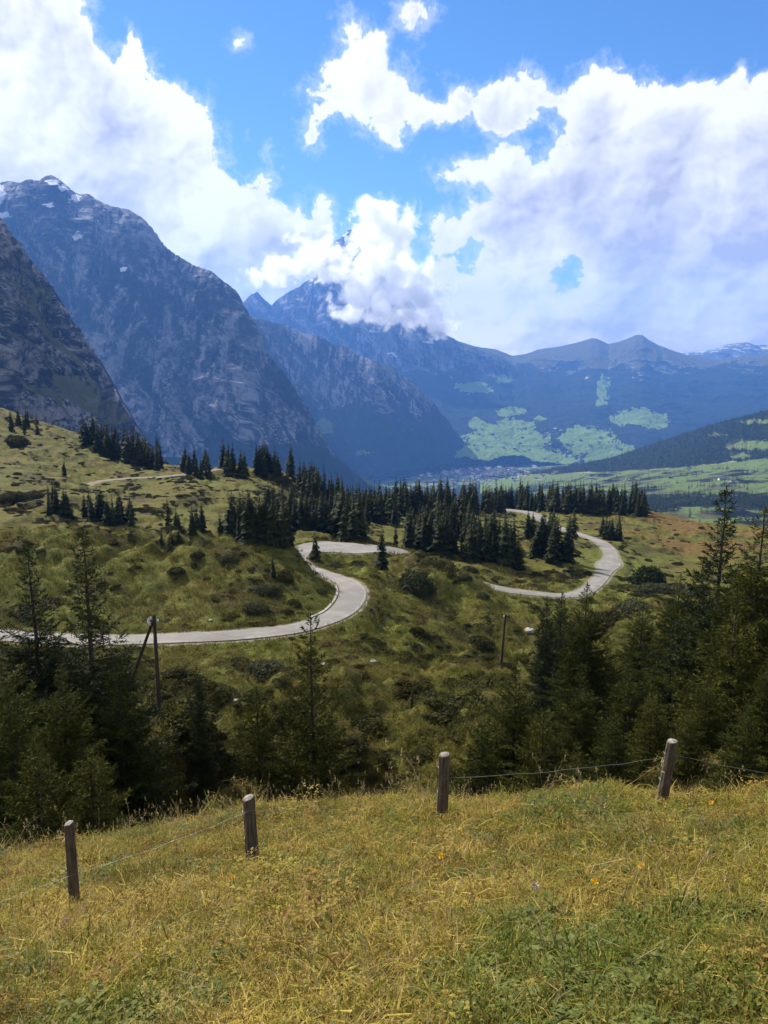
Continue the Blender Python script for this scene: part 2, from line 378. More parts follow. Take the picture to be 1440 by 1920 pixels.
def ground(x, y, detail=True, info=False):
    """height of the near terrain"""
    x = np.asarray(x, float).ravel(); y = np.asarray(y, float).ravel()
    r = np.maximum(np.hypot(x, y), 0.4); az = np.arctan2(x, y)
    h = tps_eval(CX, GW, np.stack([az * 2.0, np.log(r)], 1)) * r
    mead = 1 - sst(r, 9.5, 12)
    pl = -1.6 - MA * y + MB * x
    h = lerp(h, pl, (1 - sst(r, 6.0, 8.2)) * (y > -50))
    hb = h.copy()
    d, rz, k = near_line(x, y, RC)
    calm_road = 0.3 + 0.7 * sst(np.minimum(d, 30), 5, 26)
    far = sst(r, 13, 26)
    if detail:
        n1 = fbm(x / 26, y / 26, 0, 4, 0.5, seed=100)
        # hummocks of heath, and the small terraces that cattle tread along the slopes
        w = fbm(x / 9, y / 9, 3, 2, seed=105)
        mnd = fbm(x / 10.5 + w * .5, y / 10.5 + w * .3, 1, 2, 0.5, seed=110, kind='billow') - .08
        mnd2 = fbm(x / 3.6, y / 3.6, 1, 3, 0.55, seed=112, kind='billow') - .08
        steep = 1.0 - 0.72 * sst(r, 105, 150)
        amp = far * (0.45 + 0.55 * sst(fbm(x / 40, y / 40, 7, 2, seed=115), -0.15, 0.25))
        calm = np.exp(-((az + .16) / .28) ** 2) * sst(r, 82, 88) * (1 - sst(r, 100, 118)) * .55
        amp = amp * (1 - calm) * calm_road
        h = h + amp * (n1 * 3.4 + (mnd * 9.0 + mnd2 * 2.8) * steep)
        h = h + far * 0.5 * fbm(x / 2.2, y / 2.2, 2, 3, 0.55, seed=120) * (1 - calm * .6)
        ter = h / 1.15 + 1.6 * fbm(x / 14, y / 14, 5, 3, seed=125)
        saw = ter - np.floor(ter); stepf = (sst(saw, 0.55, 1.0) - saw)
        h = h + stepf * 1.35 * sst(r, 90, 150) * (1 - sst(r, 330, 380)) * sst(fbm(x / 30, y / 30, 11, 2, seed=127), -0.25, 0.1)
        h = h + (1 - far) * (0.10 * fbm(x / 1.7, y / 1.7, 2, 4, seed=130) + .05 * perlin(x * 2.3, y * 2.3, 1, 131)) * sst(r, 1, 3)
    hw = RW[np.clip(k, 0, len(RW) - 1)]
    t = sst(d, hw + 0.4, hw + 3.6)
    h = lerp(rz - 0.06, h, t)
    d2, tz, _ = near_line(x, y, TR)
    h = lerp(tz + .2, h, sst(d2, 1.6, 6))
    if info: return h, d - hw, d2, hb, k
    return h
def hit(px, py, z0=8.0, z1=480.0, detail=True):
    """first point of the near terrain met through a point of the photograph, marching outwards"""
    Z = np.exp(np.linspace(math.log(z0), math.log(z1), 1400)); x, y, z = at(px, py, Z)
    g = ground(x, y, detail); below = np.nonzero(z < g)[0]
    if len(below) == 0: return None
    i = below[0]; return float(x[i]), float(y[i]), float(g[i]), float(Z[i])

AZG = np.concatenate([np.linspace(R(-75), R(-34), 50, endpoint=False), np.linspace(R(-34), R(34), 600, endpoint=False), np.linspace(R(34), R(75), 50)])
NA = len(AZG)
rr = np.concatenate([np.linspace(0.3, 1.6, 14, endpoint=False), np.exp(np.linspace(math.log(1.6), math.log(14), 120, endpoint=False)), np.exp(np.linspace(math.log(14), math.log(560), 560))])
RRg, AAg = np.meshgrid(rr, AZG, indexing='ij')
x_, y_ = (RRg * np.sin(AAg)).ravel(), (RRg * np.cos(AAg)).ravel()
gh, dr, dt, hb, kk_ = ground(x_, y_, info=True)
rf = RRg.ravel()
# ------------------------------------------------------------------ ground mesh and its cover
def build_ground():
    me = mesh_np('ground', np.stack([x_, y_, gh], 1), gridq(len(rr), NA, flip=True))
    # cover: R brown heath and painted terrace shade, G dry orange grass, B bare gravel, A lush green
    X, Y = x_, y_
    pxx = 720 + F * X / (Y * CP - gh * SP + 1e-6)
    heath = sst(fbm(X / 11, Y / 11, 2, 5, 0.6, seed=200) + (gh - hb) * 0.06, -0.08, 0.15)
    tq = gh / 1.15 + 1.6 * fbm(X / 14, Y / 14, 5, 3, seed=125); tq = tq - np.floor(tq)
    heath = np.maximum(heath, np.exp(-((tq - .35) / .16) ** 2) * .9 * sst(rf, 110, 160) * sst(fbm(X / 22, Y / 22, 9, 3, seed=203), -.25, .1))  # dark bands painted along the terraces as the shade of their steps
    org = sst(fbm(X / 35, Y / 35, 4, 4, 0.55, seed=205) + 0.27 * sst(X / np.maximum(Y, 1), 0.20, 0.34) * sst(rf, 150, 220) + 0.12 * sst(rf, 130, 260), 0.12, 0.6)
    grav = np.maximum(1 - sst(dr + 0.5 * fbm(X / 1.4, Y / 1.4, 1, 3, seed=215), 0.1, 0.9), (1 - sst(dt + .4 * fbm(X / 3, Y / 3, 1, 2, seed=216), 1.3, 2.2)))
    lush = sst(fbm(X / 18, Y / 18, 8, 4, 0.5, seed=210) + 0.45 * (1 - sst(dr, 2, 14)) + 0.25 * np.exp(-((X / np.maximum(Y, 1) + .3) / .35) ** 2) * sst(rf, 50, 80) * (1 - sst(rf, 105, 125)), -0.05, 0.35)
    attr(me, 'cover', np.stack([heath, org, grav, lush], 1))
    m, nt, b = material('alpine_turf', 0.95, 0.1)
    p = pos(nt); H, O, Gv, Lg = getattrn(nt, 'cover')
    n1 = noise(nt, p, 0.9, 8, 0.65); n2 = noise(nt, p, 0.12, 5, 0.6); n3 = noise(nt, p, 5.0, 5, 0.7)
    c = mix(nt, n2.step(.35, .65), (0.120, 0.100, 0.020), (0.066, 0.068, 0.012))
    c = mix(nt, Lg * 0.85, c, (0.105, 0.115, 0.017))
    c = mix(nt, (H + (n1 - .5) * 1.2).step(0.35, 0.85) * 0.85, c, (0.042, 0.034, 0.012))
    c = mix(nt, (O + (n1 - .5) * 0.8).step(0.3, 0.9) * 0.9, c, (0.125, 0.075, 0.022))
    c = mix(nt, n3.step(.48, .75) * 0.35, c, (0.19, 0.16, 0.045))
    c = mix(nt, n1.step(.52, .40) * 0.5, c, (0.030, 0.036, 0.012))
    dst = nt.nodes.new('ShaderNodeVectorMath'); dst.operation = 'LENGTH'; nt.links.new(p, dst.inputs[0])
    c = mix(nt, V(nt, dst.outputs['Value']).step(15, 10), c, mix(nt, n3.step(.4, .65), (0.045, 0.034, 0.016), (0.12, 0.085, 0.035)))
    c = mix(nt, (Gv + (n3 - .5) * .5).step(.3, .7), c, (0.20, 0.175, 0.125))
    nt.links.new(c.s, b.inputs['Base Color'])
    bump(nt, b, n1 * 1.0 + n3 * 0.35, 0.9, 0.5)
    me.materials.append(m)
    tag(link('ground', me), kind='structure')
build_ground()

def strip(L, half, lift, crown=0.0, nc=7, off=0.0):
    T = np.gradient(L[:, :2], axis=0); T /= np.linalg.norm(T, axis=1)[:, None]; N = np.stack([T[:, 1], -T[:, 0]], 1)
    s = np.linspace(-1, 1, nc)
    v = L[:, None, :2] + N[:, None] * (s[None, :, None] * half[:, None, None] + off)
    z = L[:, 2][:, None] + lift + crown * (1 - s[None] ** 2) + 0 * half[:, None]
    return np.concatenate([v, z[..., None]], -1).reshape(-1, 3), gridq(len(L), nc, flip=False)
def build_road():
    L = spline(RC[::5], 10)
    hw = np.interp(np.linspace(0, len(RW) - 1, len(L)), np.arange(len(RW)), RW)
    v, q = strip(L, hw, 0.03, 0.05, 9)
    me = mesh_np('road', v, q)
    u = np.tile(np.linspace(-1, 1, 9), len(L)); attr(me, 'across', np.stack([u * .5 + .5, np.repeat(hw, 9) / 6, u * 0, u * 0 + 1], 1))
    m, nt, b = material('road_asphalt', 0.85, 0.25)
    p = pos(nt); U, HW, _, _ = getattrn(nt, 'across')
    d = (U - 0.5).abs() * 2.0
    n = noise(nt, p, 0.35, 6, 0.6); g = noise(nt, p, 14, 3, 0.6); big = noise(nt, p, .09, 4, .6); ck = voro(nt, p, .45, 'DISTANCE_TO_EDGE')
    c = mix(nt, n.step(.35, .68), (0.165, 0.152, 0.135), (0.225, 0.21, 0.185))
    c = mix(nt, big.step(.5, .54) * .45, c, (0.125, 0.118, 0.108))
    c = mix(nt, (ck + (g - .5) * .02).step(.016, .006) * .2, c, (.07, .065, .06))
    c = mix(nt, ((U - .93).abs()).step(.012, .006) * n.step(.4, .5) * .6, c, (.40, .39, .36))
    c = mix(nt, (d + (n - .5) * .25).step(.86, 1.0), c, (0.16, 0.145, 0.10))
    c = mix(nt, ((d - 0.46).abs()).step(.16, .02) * 0.35, c, (0.15, 0.14, 0.125))
    c = mix(nt, g.step(.5, .7) * .25, c, (0.16, .15, .135))
    nt.links.new(c.s, b.inputs['Base Color']); bump(nt, b, g, .3, .02)
    me.materials.append(m)
    # thickness: side skirts
    tag(link('road', me), kind='structure')
    # concrete gutter inside the bend
    i0, i1 = 78, 118
    T = np.gradient(RC[:, :2], axis=0); T /= np.linalg.norm(T, axis=1)[:, None]; N = np.stack([T[:, 1], -T[:, 0]], 1)
    side = -1.0
    Lk = RC[i0:i1].copy(); Lk[:, :2] += side * N[i0:i1] * (RW[i0:i1] + 0.35)[:, None]
    v, q = strip(Lk, np.full(len(Lk), 0.15), 0.08, 0.0, 2)
    v2 = v.copy(); v2[:, 2] -= 0.3
    n = len(Lk); a = np.arange(n - 1) * 2
    q = np.concatenate([q, np.stack([a, a + 2, a + 2 + 2 * n, a + 2 * n], 1), np.stack([a + 1, a + 1 + 2 * n, a + 3 + 2 * n, a + 3], 1)])
    m2, nt, b = material('pale_concrete'); b.inputs['Base Color'].default_value = (.30, .28, .25, 1)
    me = mesh_np('kerb', np.concatenate([v, v2]), q, smooth=False, mats=[m2])
    tag(link('kerb', me), kind='structure')
build_road()

# ------------------------------------------------------------------ far country
def cover_material(name, rock=(0.15, 0.155, 0.165), scale=1.0, haze_rough=0.95, MEADOWC=(0.125, 0.175, 0.045)):
    m, nt, b = material(name, haze_rough, 0.08)
    p = pos(nt); Mw, Tn, Fo, Sn = getattrn(nt, 'cover')
    sc = nt.nodes.new('ShaderNodeMapping'); sc.inputs['Scale'].default_value = (1, 1, 0.45); nt.links.new(p, sc.inputs[0]); ps = sc.outputs[0]
    n1 = noise(nt, ps, 0.012 * scale, 10, 0.66); n2 = noise(nt, p, 0.05 * scale, 6, 0.7); n3 = noise(nt, ps, 0.004 * scale, 6, .6); n4 = noise(nt, ps, 0.035 * scale, 5, .75)
    TO, LN, _, _ = getattrn(nt, 'tone')
    c = mix(nt, (TO + (n1 - .5) * 1.5 + (n4 - .5) * .9).step(.25, 1.15, smooth=False), tuple(k * .05 for k in rock), tuple(k * 2.6 for k in rock))
    c = mix(nt, (TO + (n4 - .5) * 1.6 + (n1 - .5) * .8).step(.62, 1.05), c, tuple(k * 6.5 for k in rock))
    c = mix(nt, LN * .85, c, (0.42, 0.41, 0.38))
    c = mix(nt, n3.step(.42, .6) * .4, c, (rock[0] * .5, rock[1] * .5, rock[2] * .48))
    c = mix(nt, (Tn + (n1 - .5) * .9).step(.35, .75), c, (0.10, 0.10, 0.04))
    c = mix(nt, (Mw + (n2 - .5) * .3).step(.4, .6), c, MEADOWC)
    c = mix(nt, (Fo + (n2 - .5) * .6).step(.4, .6), c, (0.018, 0.030, 0.016))
    c = mix(nt, (Sn + (n1 - .5) * .5).step(.45, .6), c, (0.78, 0.80, 0.84))
    nt.links.new(c.s, b.inputs['Base Color'])
    bump(nt, b, n1 * 1.0 + n2 * .35 + n4 * .6, 1.0, 34.0 / scale)
    return m
def sheet(name, cols, nu, nv, amp, lam, seed, mat, cover, diag=0.35, conv=0.0, jag=0.0015, back=14, tilt=0.35):
    C = np.array(cols, float); px = np.linspace(C[0, 0], C[-1, 0], nu)
    rp, zr, bp, zb = (np.interp(px, C[:, 0], C[:, i]) for i in (1, 2, 3, 4))
    rp = rp + F * jag * (fbm(px / 9, px * 0 + seed, 0, 4, 0.55, seed=seed + 3) * 1.6 + fbm(px / 40, px * 0, 1, 2, seed=seed + 4))
    Rg = np.stack(at(px, rp, zr), 1); Bs = np.stack(at(px, bp, zb), 1)
    v = np.linspace(0, 1, nv)
    vv = v[:, None, None]
    P = Bs[None] * (1 - vv) + Rg[None] * vv
    P[..., 2] += -conv * np.sin(np.pi * v)[:, None] * np.abs(Rg[:, 2] - Bs[:, 2])[None]
    S = np.gradient(P, axis=1); U = np.gradient(P, axis=0)
    Nn = np.cross(S, U); Nn /= np.linalg.norm(Nn, axis=-1)[..., None] + 1e-9
    Nn = np.where((Nn[..., 1] > 0)[..., None], -Nn, Nn)
    Nn[..., 2] = np.clip(Nn[..., 2], -0.2, 0.5); Nn /= np.linalg.norm(Nn, axis=-1)[..., None]
    a, bz, cc = P[..., 0] / lam, P[..., 1] / lam, P[..., 2] / lam
    s = a * 0.85 + bz * 0.5
    wq = fbm(a * .6, bz * .6, cc * .6, 3, seed=seed + 20) * .8
    rd = fbm(s + diag * cc + wq, cc * tilt + wq, bz * 0.5, 7, 0.6, seed=seed, kind='ridge')
    rd2 = fbm((s - diag * 1.4 * cc) * 2.3, cc * .9, bz, 5, 0.55, seed=seed + 30, kind='ridge')
    ledge = cc * 5.5 + s * 0.9 + wq * 2; ledge = ledge - np.floor(ledge)
    d = (rd - .35) + 0.32 * (rd2 - .35) + 0.10 * (sst(ledge, 0, .8) - ledge) * sst(rd, 0.1, .6)
    tap = np.minimum((1 - v) * 5, 1)[:, None] ** 0.6
    hgt = np.clip((Rg[:, 2] - Bs[:, 2]) / (4.5 * amp), 0.04, 1)[None]
    P = P + Nn * (d * amp * tap * hgt)[..., None]
    if back:
        e = np.linspace(1, 0, back)[::-1] if False else np.linspace(1 / back, 1, back)
        K = P[-1][None] + e[:, None, None] * np.array([0, 1, 0]) * (amp * 9) - (e ** 1.2)[:, None, None] * np.array([0, 0, 1]) * (amp * 8)
        K = K + (fbm(K[..., 0] / lam, K[..., 1] / lam, K[..., 2] / lam, 3, seed=seed + 40) * amp * .5 * e[:, None] * hgt)[..., None] * np.array([0, 0, 1])
        P = np.concatenate([P, K])
    V3 = P.reshape(-1, 3)
    me = mesh_np(name, V3, gridq(P.shape[0], nu))
    Sg = np.gradient(P, axis=1); Ug = np.gradient(P, axis=0); Nt = np.cross(Sg, Ug); Nt /= np.linalg.norm(Nt, axis=-1)[..., None] + 1e-9
    nz = np.abs(Nt[..., 2])
    depth = P[..., 1] * CP - P[..., 2] * SP
    ppx = 720 + F * P[..., 0] / depth; ppy = 960 - F * (P[..., 1] * SP + P[..., 2] * CP) / depth
    vfull = np.concatenate([v, np.ones(back)])[:, None] + 0 * ppx
    dfull = np.concatenate([d, np.repeat(d[-1:], back, 0)])
    cv = cover(P, nz, ppx, ppy, vfull, dfull)
    attr(me, 'cover', np.stack([np.broadcast_to(k, nz.shape).ravel() for k in cv], 1))
    xs, zs = P[..., 0] / lam, P[..., 2] / lam
    st1 = fbm((zs + 1.15 * xs) * 5.0 + wqf(xs, zs, seed), (xs - zs) * .8, seed, 6, .6, seed=seed + 50)          # strata that dip to the right
    st2 = fbm(xs * 9.0 + wqf(xs, zs, seed + 2), zs * 1.1, seed, 6, .6, seed=seed + 60)                          # runnels down the wall
    st3 = fbm(xs * 1.1, zs * 1.1, seed, 5, .6, seed=seed + 70)
    pick = sst(st3, -.15, .15)
    tone = 0.46 + (st1 * (1 - pick * .7) + st2 * (.25 + pick * .75)) * 2.4 + st3 * 1.3 + fbm(xs * 30 + st1 * 2, zs * 6, seed, 3, .7, seed=seed + 95) * 1.7 + np.clip(dfull, -.6, .6) * .35
    line = sst(np.abs(st1), .030, .0) * sst(fbm(xs * .9, zs * .9, 3, 3, seed=seed + 80), -.1, .15)
    attr(me, 'tone', np.stack([np.clip(tone, 0, 1).ravel(), line.ravel(), tone.ravel() * 0, tone.ravel() * 0 + 1], 1))
    me.materials.append(mat)
    return tag(link(name, me), kind='structure')
def wqf(a, b, s): return fbm(a * 1.3, b * 1.3, s, 3, seed=s + 90) * 1.6
def blobs(L, X, Y):
    wx = fbm(X / 16, Y / 16, 1, 5, .65, seed=901) * 34; wy = fbm(X / 16, Y / 12, 5, 5, .65, seed=911) * 20
    X = X + wx; Y = Y + wy
    m = np.zeros(X.shape)
    for (cx, cy, rx, ry) in L:
        m = np.maximum(m, np.exp(-(((X - cx) / rx) ** 2 + ((Y - cy) / ry) ** 2) * 0.7))
    return m
ROCKM = cover_material('grey_limestone', (0.042, 0.040, 0.042), 1.0)
ROCKN = cover_material('dark_limestone', (0.038, 0.035, 0.034), 3.0)
ROCKF = cover_material('far_slopes', (0.09, 0.088, 0.086), 0.6, MEADOWC=(0.17, 0.26, 0.055))
def interp_cols(ridge, Zr, base, Zb):
    """ridge outline [(px, py)], depth as (px, Z) pairs, base outline and depth pairs"""
    r = np.array(ridge, float); f = lambda T: np.interp(r[:, 0], [t[0] for t in T], [t[1] for t in T])
    return np.stack([r[:, 0], r[:, 1], f(Zr), f(base), f(Zb)], 1)

def cov_near(P, nz, px, py, v, d):
    n = fbm(P[..., 0] / 120, P[..., 1] / 120, P[..., 2] / 60, 5, .6, seed=300)
    g = sst(nz + n * .5, 0.50, 0.72)
    p = blobs([(150, 735, 45, 16), (190, 765, 40, 14), (120, 715, 25, 10), (215, 785, 25, 12), (95, 545, 22, 8), (70, 560, 16, 12)], px, py)
    line = sum(np.exp(-(((py - (o + (px - 20) * k + 12 * np.sin(px / 17 + o)) + 10 * n) / w) ** 2)) * sst(px, x0, x0 + 20) * sst(px, x1, x1 - 30) for o, k, w, x0, x1 in ((530, 1.25, 8, 10, 210), (470, 1.35, 5, -40, 120), (610, 1.1, 5, 0, 190), (690, .8, 6, -60, 150), (560, .9, 5, -60, 90), (745, .75, 5, 20, 250)))
    return p * .9 * sst(n, -.3, .1) * .35, np.clip(g * .5 * sst(n, -.1, .3) + p * 1.0 + line * .8, 0, 1), sst(n + v * -.6 + (py - 700) / 400, .25, .5) * .8, nz * 0
def cov_mid(P, nz, px, py, v, d):
    n = fbm(P[..., 0] / 300, P[..., 1] / 300, P[..., 2] / 150, 6, .6, seed=310)
    snow = blobs([(100, 342, 16, 7), (120, 352, 14, 6), (140, 374, 12, 10), (6, 404, 20, 7), (-4, 365, 12, 22), (88, 366, 8, 5), (90, 385, 10, 4), (145, 442, 8, 10), (230, 505, 6, 8)], px, py)
    tan = sst(nz + n * .4, .75, 1.0) * .4
    forest = sst((py - 800) / 120 + n * 1.4, .1, .5)
    gr = blobs([(612, 812, 16, 14), (660, 858, 20, 6), (640, 848, 10, 6)], px, py) * sst(n, -.35, 0)
    return gr, tan, forest * (1 - sst(gr, .3, .5)), snow * (0.75 + n) * 1.1
def cov_eiger(P, nz, px, py, v, d):
    n = fbm(P[..., 0] / 500, P[..., 1] / 500, P[..., 2] / 250, 6, .6, seed=320)
    snow = blobs([(600, 528, 14, 5), (632, 470, 12, 12), (650, 445, 8, 14), (700, 620, 10, 5), (805, 640, 10, 4), (735, 665, 16, 4)], px, py) * .9 + sst(nz + n * .5, .75, .95) * sst(P[..., 2], 700, 1300) * .5
    tan = sst(nz + n * .5, .55, .8) * sst(px, 640, 760)
    forest = sst((py - 740) / 130 + n * 1.2, .1, .5)
    gr = blobs([(680, 850, 18, 6), (725, 770, 14, 4), (610, 800, 18, 14)], px, py) * sst(n, -.3, .1)
    return gr, tan, forest * (1 - gr), snow
def cov_far(P, nz, px, py, v, d):
    n = fbm(P[..., 0] / 420, P[..., 1] / 420, P[..., 2] / 300, 6, .62, seed=330)
    n2 = fbm(P[..., 0] / 160, P[..., 1] / 160, P[..., 2] / 160, 4, .6, seed=340)
    px = px + 0.0; n = n + 0.0
    brk = fbm(px / 11, py / 7, 3, 5, .68, seed=345) + .35 * np.minimum(fbm(px / 3.2, py / 2.2, 3, 3, .6, seed=348) + .12, 0) * 3
    m = blobs([(950, 825, 62, 26), (900, 850, 38, 14), (985, 850, 60, 18), (1030, 862, 50, 12), (965, 795, 28, 8), (1100, 828, 48, 22), (1140, 845, 40, 14), (1085, 812, 26, 10), (1130, 862, 30, 10), (920, 812, 22, 10),
               (1195, 782, 34, 12), (1230, 790, 22, 12), (1165, 788, 18, 7), (1130, 730, 10, 22), (1128, 752, 8, 7), (885, 725, 26, 9), (910, 733, 14, 6), (942, 700, 20, 7), (950, 712, 14, 5), (960, 772, 22, 8), (890, 793, 14, 8), (1010, 785, 10, 5), (860, 845, 16, 10)], px, py)
    green = sst(m * 1.15 + n * .45 + n2 * .4 + brk * .95, .40, .50) * sst(m, .12, .3) * sst(brk + .32, 0, .08)
    tan = sst((735 - py) / 60 + n * 1.0 + (nz - .6), -.1, .45)
    forest = sst(.5 + n * .9 + (py - 700) / 90 - sst(m, .3, .7) * 1.0 + n2 * .5, .2, .55) * (1 - green)
    return green, tan * (1 - forest), forest, nz * 0
def build_mountains():
    A = interp_cols([(-500, 180), (-300, 270), (-120, 345), (-20, 400), (0, 412), (14, 430), (30, 455), (45, 470), (62, 500), (85, 520), (105, 560), (125, 590), (150, 625), (172, 655), (200, 710), (222, 740), (240, 775), (270, 820), (300, 850), (345, 905), (400, 960)],
                    [(-500, 1500), (400, 1700)], [(-500, 830), (0, 850), (400, 985)], [(-500, 1150), (0, 1150), (400, 1400)])
    sheet('mountain', A, 460, 330, 85, 190, 400, ROCKN, cov_near, diag=.5, jag=.0045)
    B = interp_cols([(-500, 300), (-300, 350), (-100, 352), (0, 345), (18, 340), (38, 344), (55, 338), (80, 340), (97, 331), (112, 338), (130, 356), (148, 368), (165, 366), (185, 378), (205, 388), (240, 394), (262, 408), (290, 445), (320, 472), (345, 488), (365, 498),
                     (395, 508), (420, 528), (440, 542), (452, 560), (457, 590), (475, 625), (500, 660), (530, 700), (560, 745), (590, 800), (625, 850), (660, 885), (700, 905), (760, 925)],
                    [(-500, 4600), (300, 4700), (450, 4300), (600, 3900), (760, 3600)], [(-500, 900), (760, 960)], [(-500, 3600), (760, 3300)])
    sheet('mountain', B, 640, 460, 260, 640, 430, ROCKM, cov_mid, diag=.30, tilt=.28, jag=.0024)
    C = interp_cols([(400, 640), (440, 600), (458, 566), (470, 552), (483, 548), (495, 562), (510, 574), (522, 560), (545, 545), (560, 538), (575, 527), (592, 520), (606, 512), (614, 490), (618, 466), (628, 452), (640, 447), (650, 434), (656, 428), (662, 440), (672, 475), (690, 500),
                     (720, 520), (760, 552), (790, 592), (800, 600), (830, 622), (860, 642), (900, 654), (940, 668), (1000, 720)],
                    [(400, 10200), (1000, 10600)], [(400, 900), (1000, 880)], [(400, 8900), (1000, 9300)])
    sheet('mountain', C, 480, 400, 400, 1150, 460, ROCKM, cov_eiger, diag=.25, jag=.0018)
    E = interp_cols([(380, 560), (470, 592), (540, 612), (575, 628), (600, 630), (625, 646), (650, 650), (675, 668), (700, 676), (735, 690), (752, 706), (770, 712), (786, 732), (800, 742), (818, 768), (835, 782), (850, 806), (862, 818), (874, 842), (884, 858), (900, 872), (930, 884)],
                    [(380, 6200), (700, 6600), (930, 7600)], [(380, 930), (640, 905), (740, 888), (850, 872), (930, 886)], [(380, 5300), (700, 5700), (850, 6900), (930, 7000)])
    sheet('mountain', E, 400, 300, 190, 700, 490, ROCKM, cov_eiger, diag=-.3)
    D = interp_cols([(560, 640), (640, 600), (700, 606), (760, 610), (800, 608), (830, 625), (860, 640), (890, 649), (930, 655), (960, 667), (985, 664), (1010, 655), (1050, 650), (1090, 640), (1110, 634), (1120, 635), (1140, 645), (1160, 641), (1178, 634), (1192, 628), (1204, 628), (1216, 637), (1235, 648),
                     (1260, 657), (1290, 667), (1340, 674), (1400, 668), (1440, 664), (1600, 655), (1950, 640)],
                    [(560, 11000), (1100, 12000), (1950, 9500)], [(560, 885), (900, 880), (1170, 880), (1300, 880), (1950, 900)], [(560, 7200), (1200, 6600), (1950, 6000)])
    sheet('mountain', D, 640, 300, 210, 1100, 520, ROCKF, cov_far, diag=.2, jag=.0006, conv=.10)
    D2 = interp_cols([(1180, 690), (1250, 668), (1300, 660), (1335, 655), (1365, 645), (1400, 642), (1425, 647), (1440, 645), (1600, 630), (1950, 650)], [(1180, 15500), (1950, 15000)], [(1180, 760), (1950, 760)], [(1180, 13500), (1950, 13000)])
    sheet('mountain', D2, 200, 80, 260, 1500, 550, ROCKF, lambda P, nz, px, py, v, d: (nz * 0, sst(nz, .6, .9), nz * 0, sst(nz, .75, .95) * .5), jag=.001)
build_mountains()

HILL = interp_cols([(900, 905), (960, 893), (1000, 884), (1080, 871), (1150, 857), (1200, 840), (1260, 820), (1320, 800), (1380, 784), (1440, 769), (1560, 750), (1950, 700)], [(900, 4300), (1440, 3500), (1950, 3200)], [(900, 925), (1440, 915), (1950, 900)], [(900, 3300), (1440, 2500), (1950, 2300)])
def cov_hill(P, nz, px, py, v, d):
    n = fbm(P[..., 0] / 160, P[..., 1] / 160, P[..., 2] / 160, 5, .6, seed=350)
    m = blobs([(1410, 835, 45, 9), (1390, 855, 20, 5), (1440, 790, 60, 5), (1345, 815, 20, 3)], px, py)
    edge = sst((py - np.interp(px, [900, 1000, 1200, 1440], [895, 888, 880, 858])) / 16 + n * .5, -.2, .4)
    g = np.clip(edge + m, 0, 1)
    return g * .8, sst(m + n, .2, .6), (1 - g), nz * 0
HILLM = cover_material('hill_pasture', (0.08, 0.07, 0.055), 2.5)
sheet('hill', HILL, 420, 160, 60, 420, 560, HILLM, cov_hill, jag=.0006)

VG = [(-600, 1040, 700), (-300, 1000, 1000), (0, 1010, 1000), (400, 1010, 1100), (700, 990, 1400), (900, 985, 1500), (1050, 975, 1500), (1200, 968, 1450), (1440, 962, 1400), (1800, 960, 1400),
      (1250, 940, 1700), (1440, 935, 1700), (1150, 935, 2100), (1050, 930, 2500), (1300, 918, 2100), (1440, 900, 2150), (1150, 910, 2700), (1440, 880, 2600), (1250, 893, 2700), (1100, 895, 3200), (1800, 880, 2500),
      (980, 915, 3400), (800, 940, 3400), (600, 950, 3000), (740, 915, 5000), (860, 905, 5200), (1000, 893, 5400), (760, 895, 6200), (900, 884, 6600), (770, 882, 7300), (860, 874, 7300), (1030, 872, 6800), (1300, 880, 6000), (600, 900, 6500), (300, 960, 4000), (0, 960, 3500), (300, 900, 7000), (1700, 870, 6000),
      (700, 870, 9000), (1100, 850, 9000), (500, 780, 17000), (1000, 770, 17000), (1500, 770, 17000), (-300, 800, 12000)]
def build_valley():
    P = np.array([at(*g) for g in VG] + [(560 * math.sin(R(a)), 560 * math.cos(R(a)), -215) for a in range(-75, 76, 15)])
    r = np.hypot(P[:, 0], P[:, 1]); X = np.stack([np.arctan2(P[:, 0], P[:, 1]) * 2, np.log(r)], 1)
    W = tps(X, P[:, 2] / r, 1e-3)
    az = np.concatenate([np.linspace(R(-75), R(-32), 30, endpoint=False), np.linspace(R(-32), R(34), 420, endpoint=False), np.linspace(R(34), R(75), 30)])
    rl = np.exp(np.linspace(math.log(540), math.log(17000), 330))
    Rl, Az = np.meshgrid(rl, az, indexing='ij'); x, y = (Rl * np.sin(Az)).ravel(), (Rl * np.cos(Az)).ravel(); rf2 = Rl.ravel()
    def f(x, y):
        r = np.hypot(x, y)
        h = tps_eval(X, W, np.stack([np.arctan2(x, y) * 2, np.log(r)], 1)) * r
        return h + (fbm(x / 260, y / 260, 1, 5, .5, seed=570) * 26 + fbm(x / 70, y / 70, 1, 3, .5, seed=575) * 5) * sst(r, 560, 900)
    h = f(x, y)
    me = mesh_np('valley', np.stack([x, y, h], 1), gridq(len(rl), len(az), flip=True))
    n = fbm(x / 170, y / 170, 2, 5, .6, seed=580)
    dep = y * CP - h * SP; px = 720 + F * x / dep; py = 960 - F * (y * SP + h * CP) / dep
    forest = sst(np.maximum(n, fbm(x / 70, y / 70, 5, 4, .6, seed=597) * 1.1 - .12) + .30 * np.exp(-((py - 945) / 14) ** 2) + .2 * (1 - sst(px, 980, 1060)) * (rf2 < 4800) - .05, .10, .16)
    far = sst(rf2, 4800, 5400)
    forest = lerp(forest, sst(fbm(x / 300, y / 300, 2, 5, .6, seed=585), .08, .14), far)
    attr(me, 'cover', np.stack([(1 - forest) * (.30 + .5 * sst(fbm(x / 90, y / 90, 7, 5, .6, seed=595), -.15, .15)), sst(fbm(x / 200, y / 200, 3, 4, seed=590), -.2, .2) * .9, forest, n * 0], 1))
    me.materials.append(HILLM)
    tag(link('valley', me), kind='structure')
    return f
valley_h = build_valley()

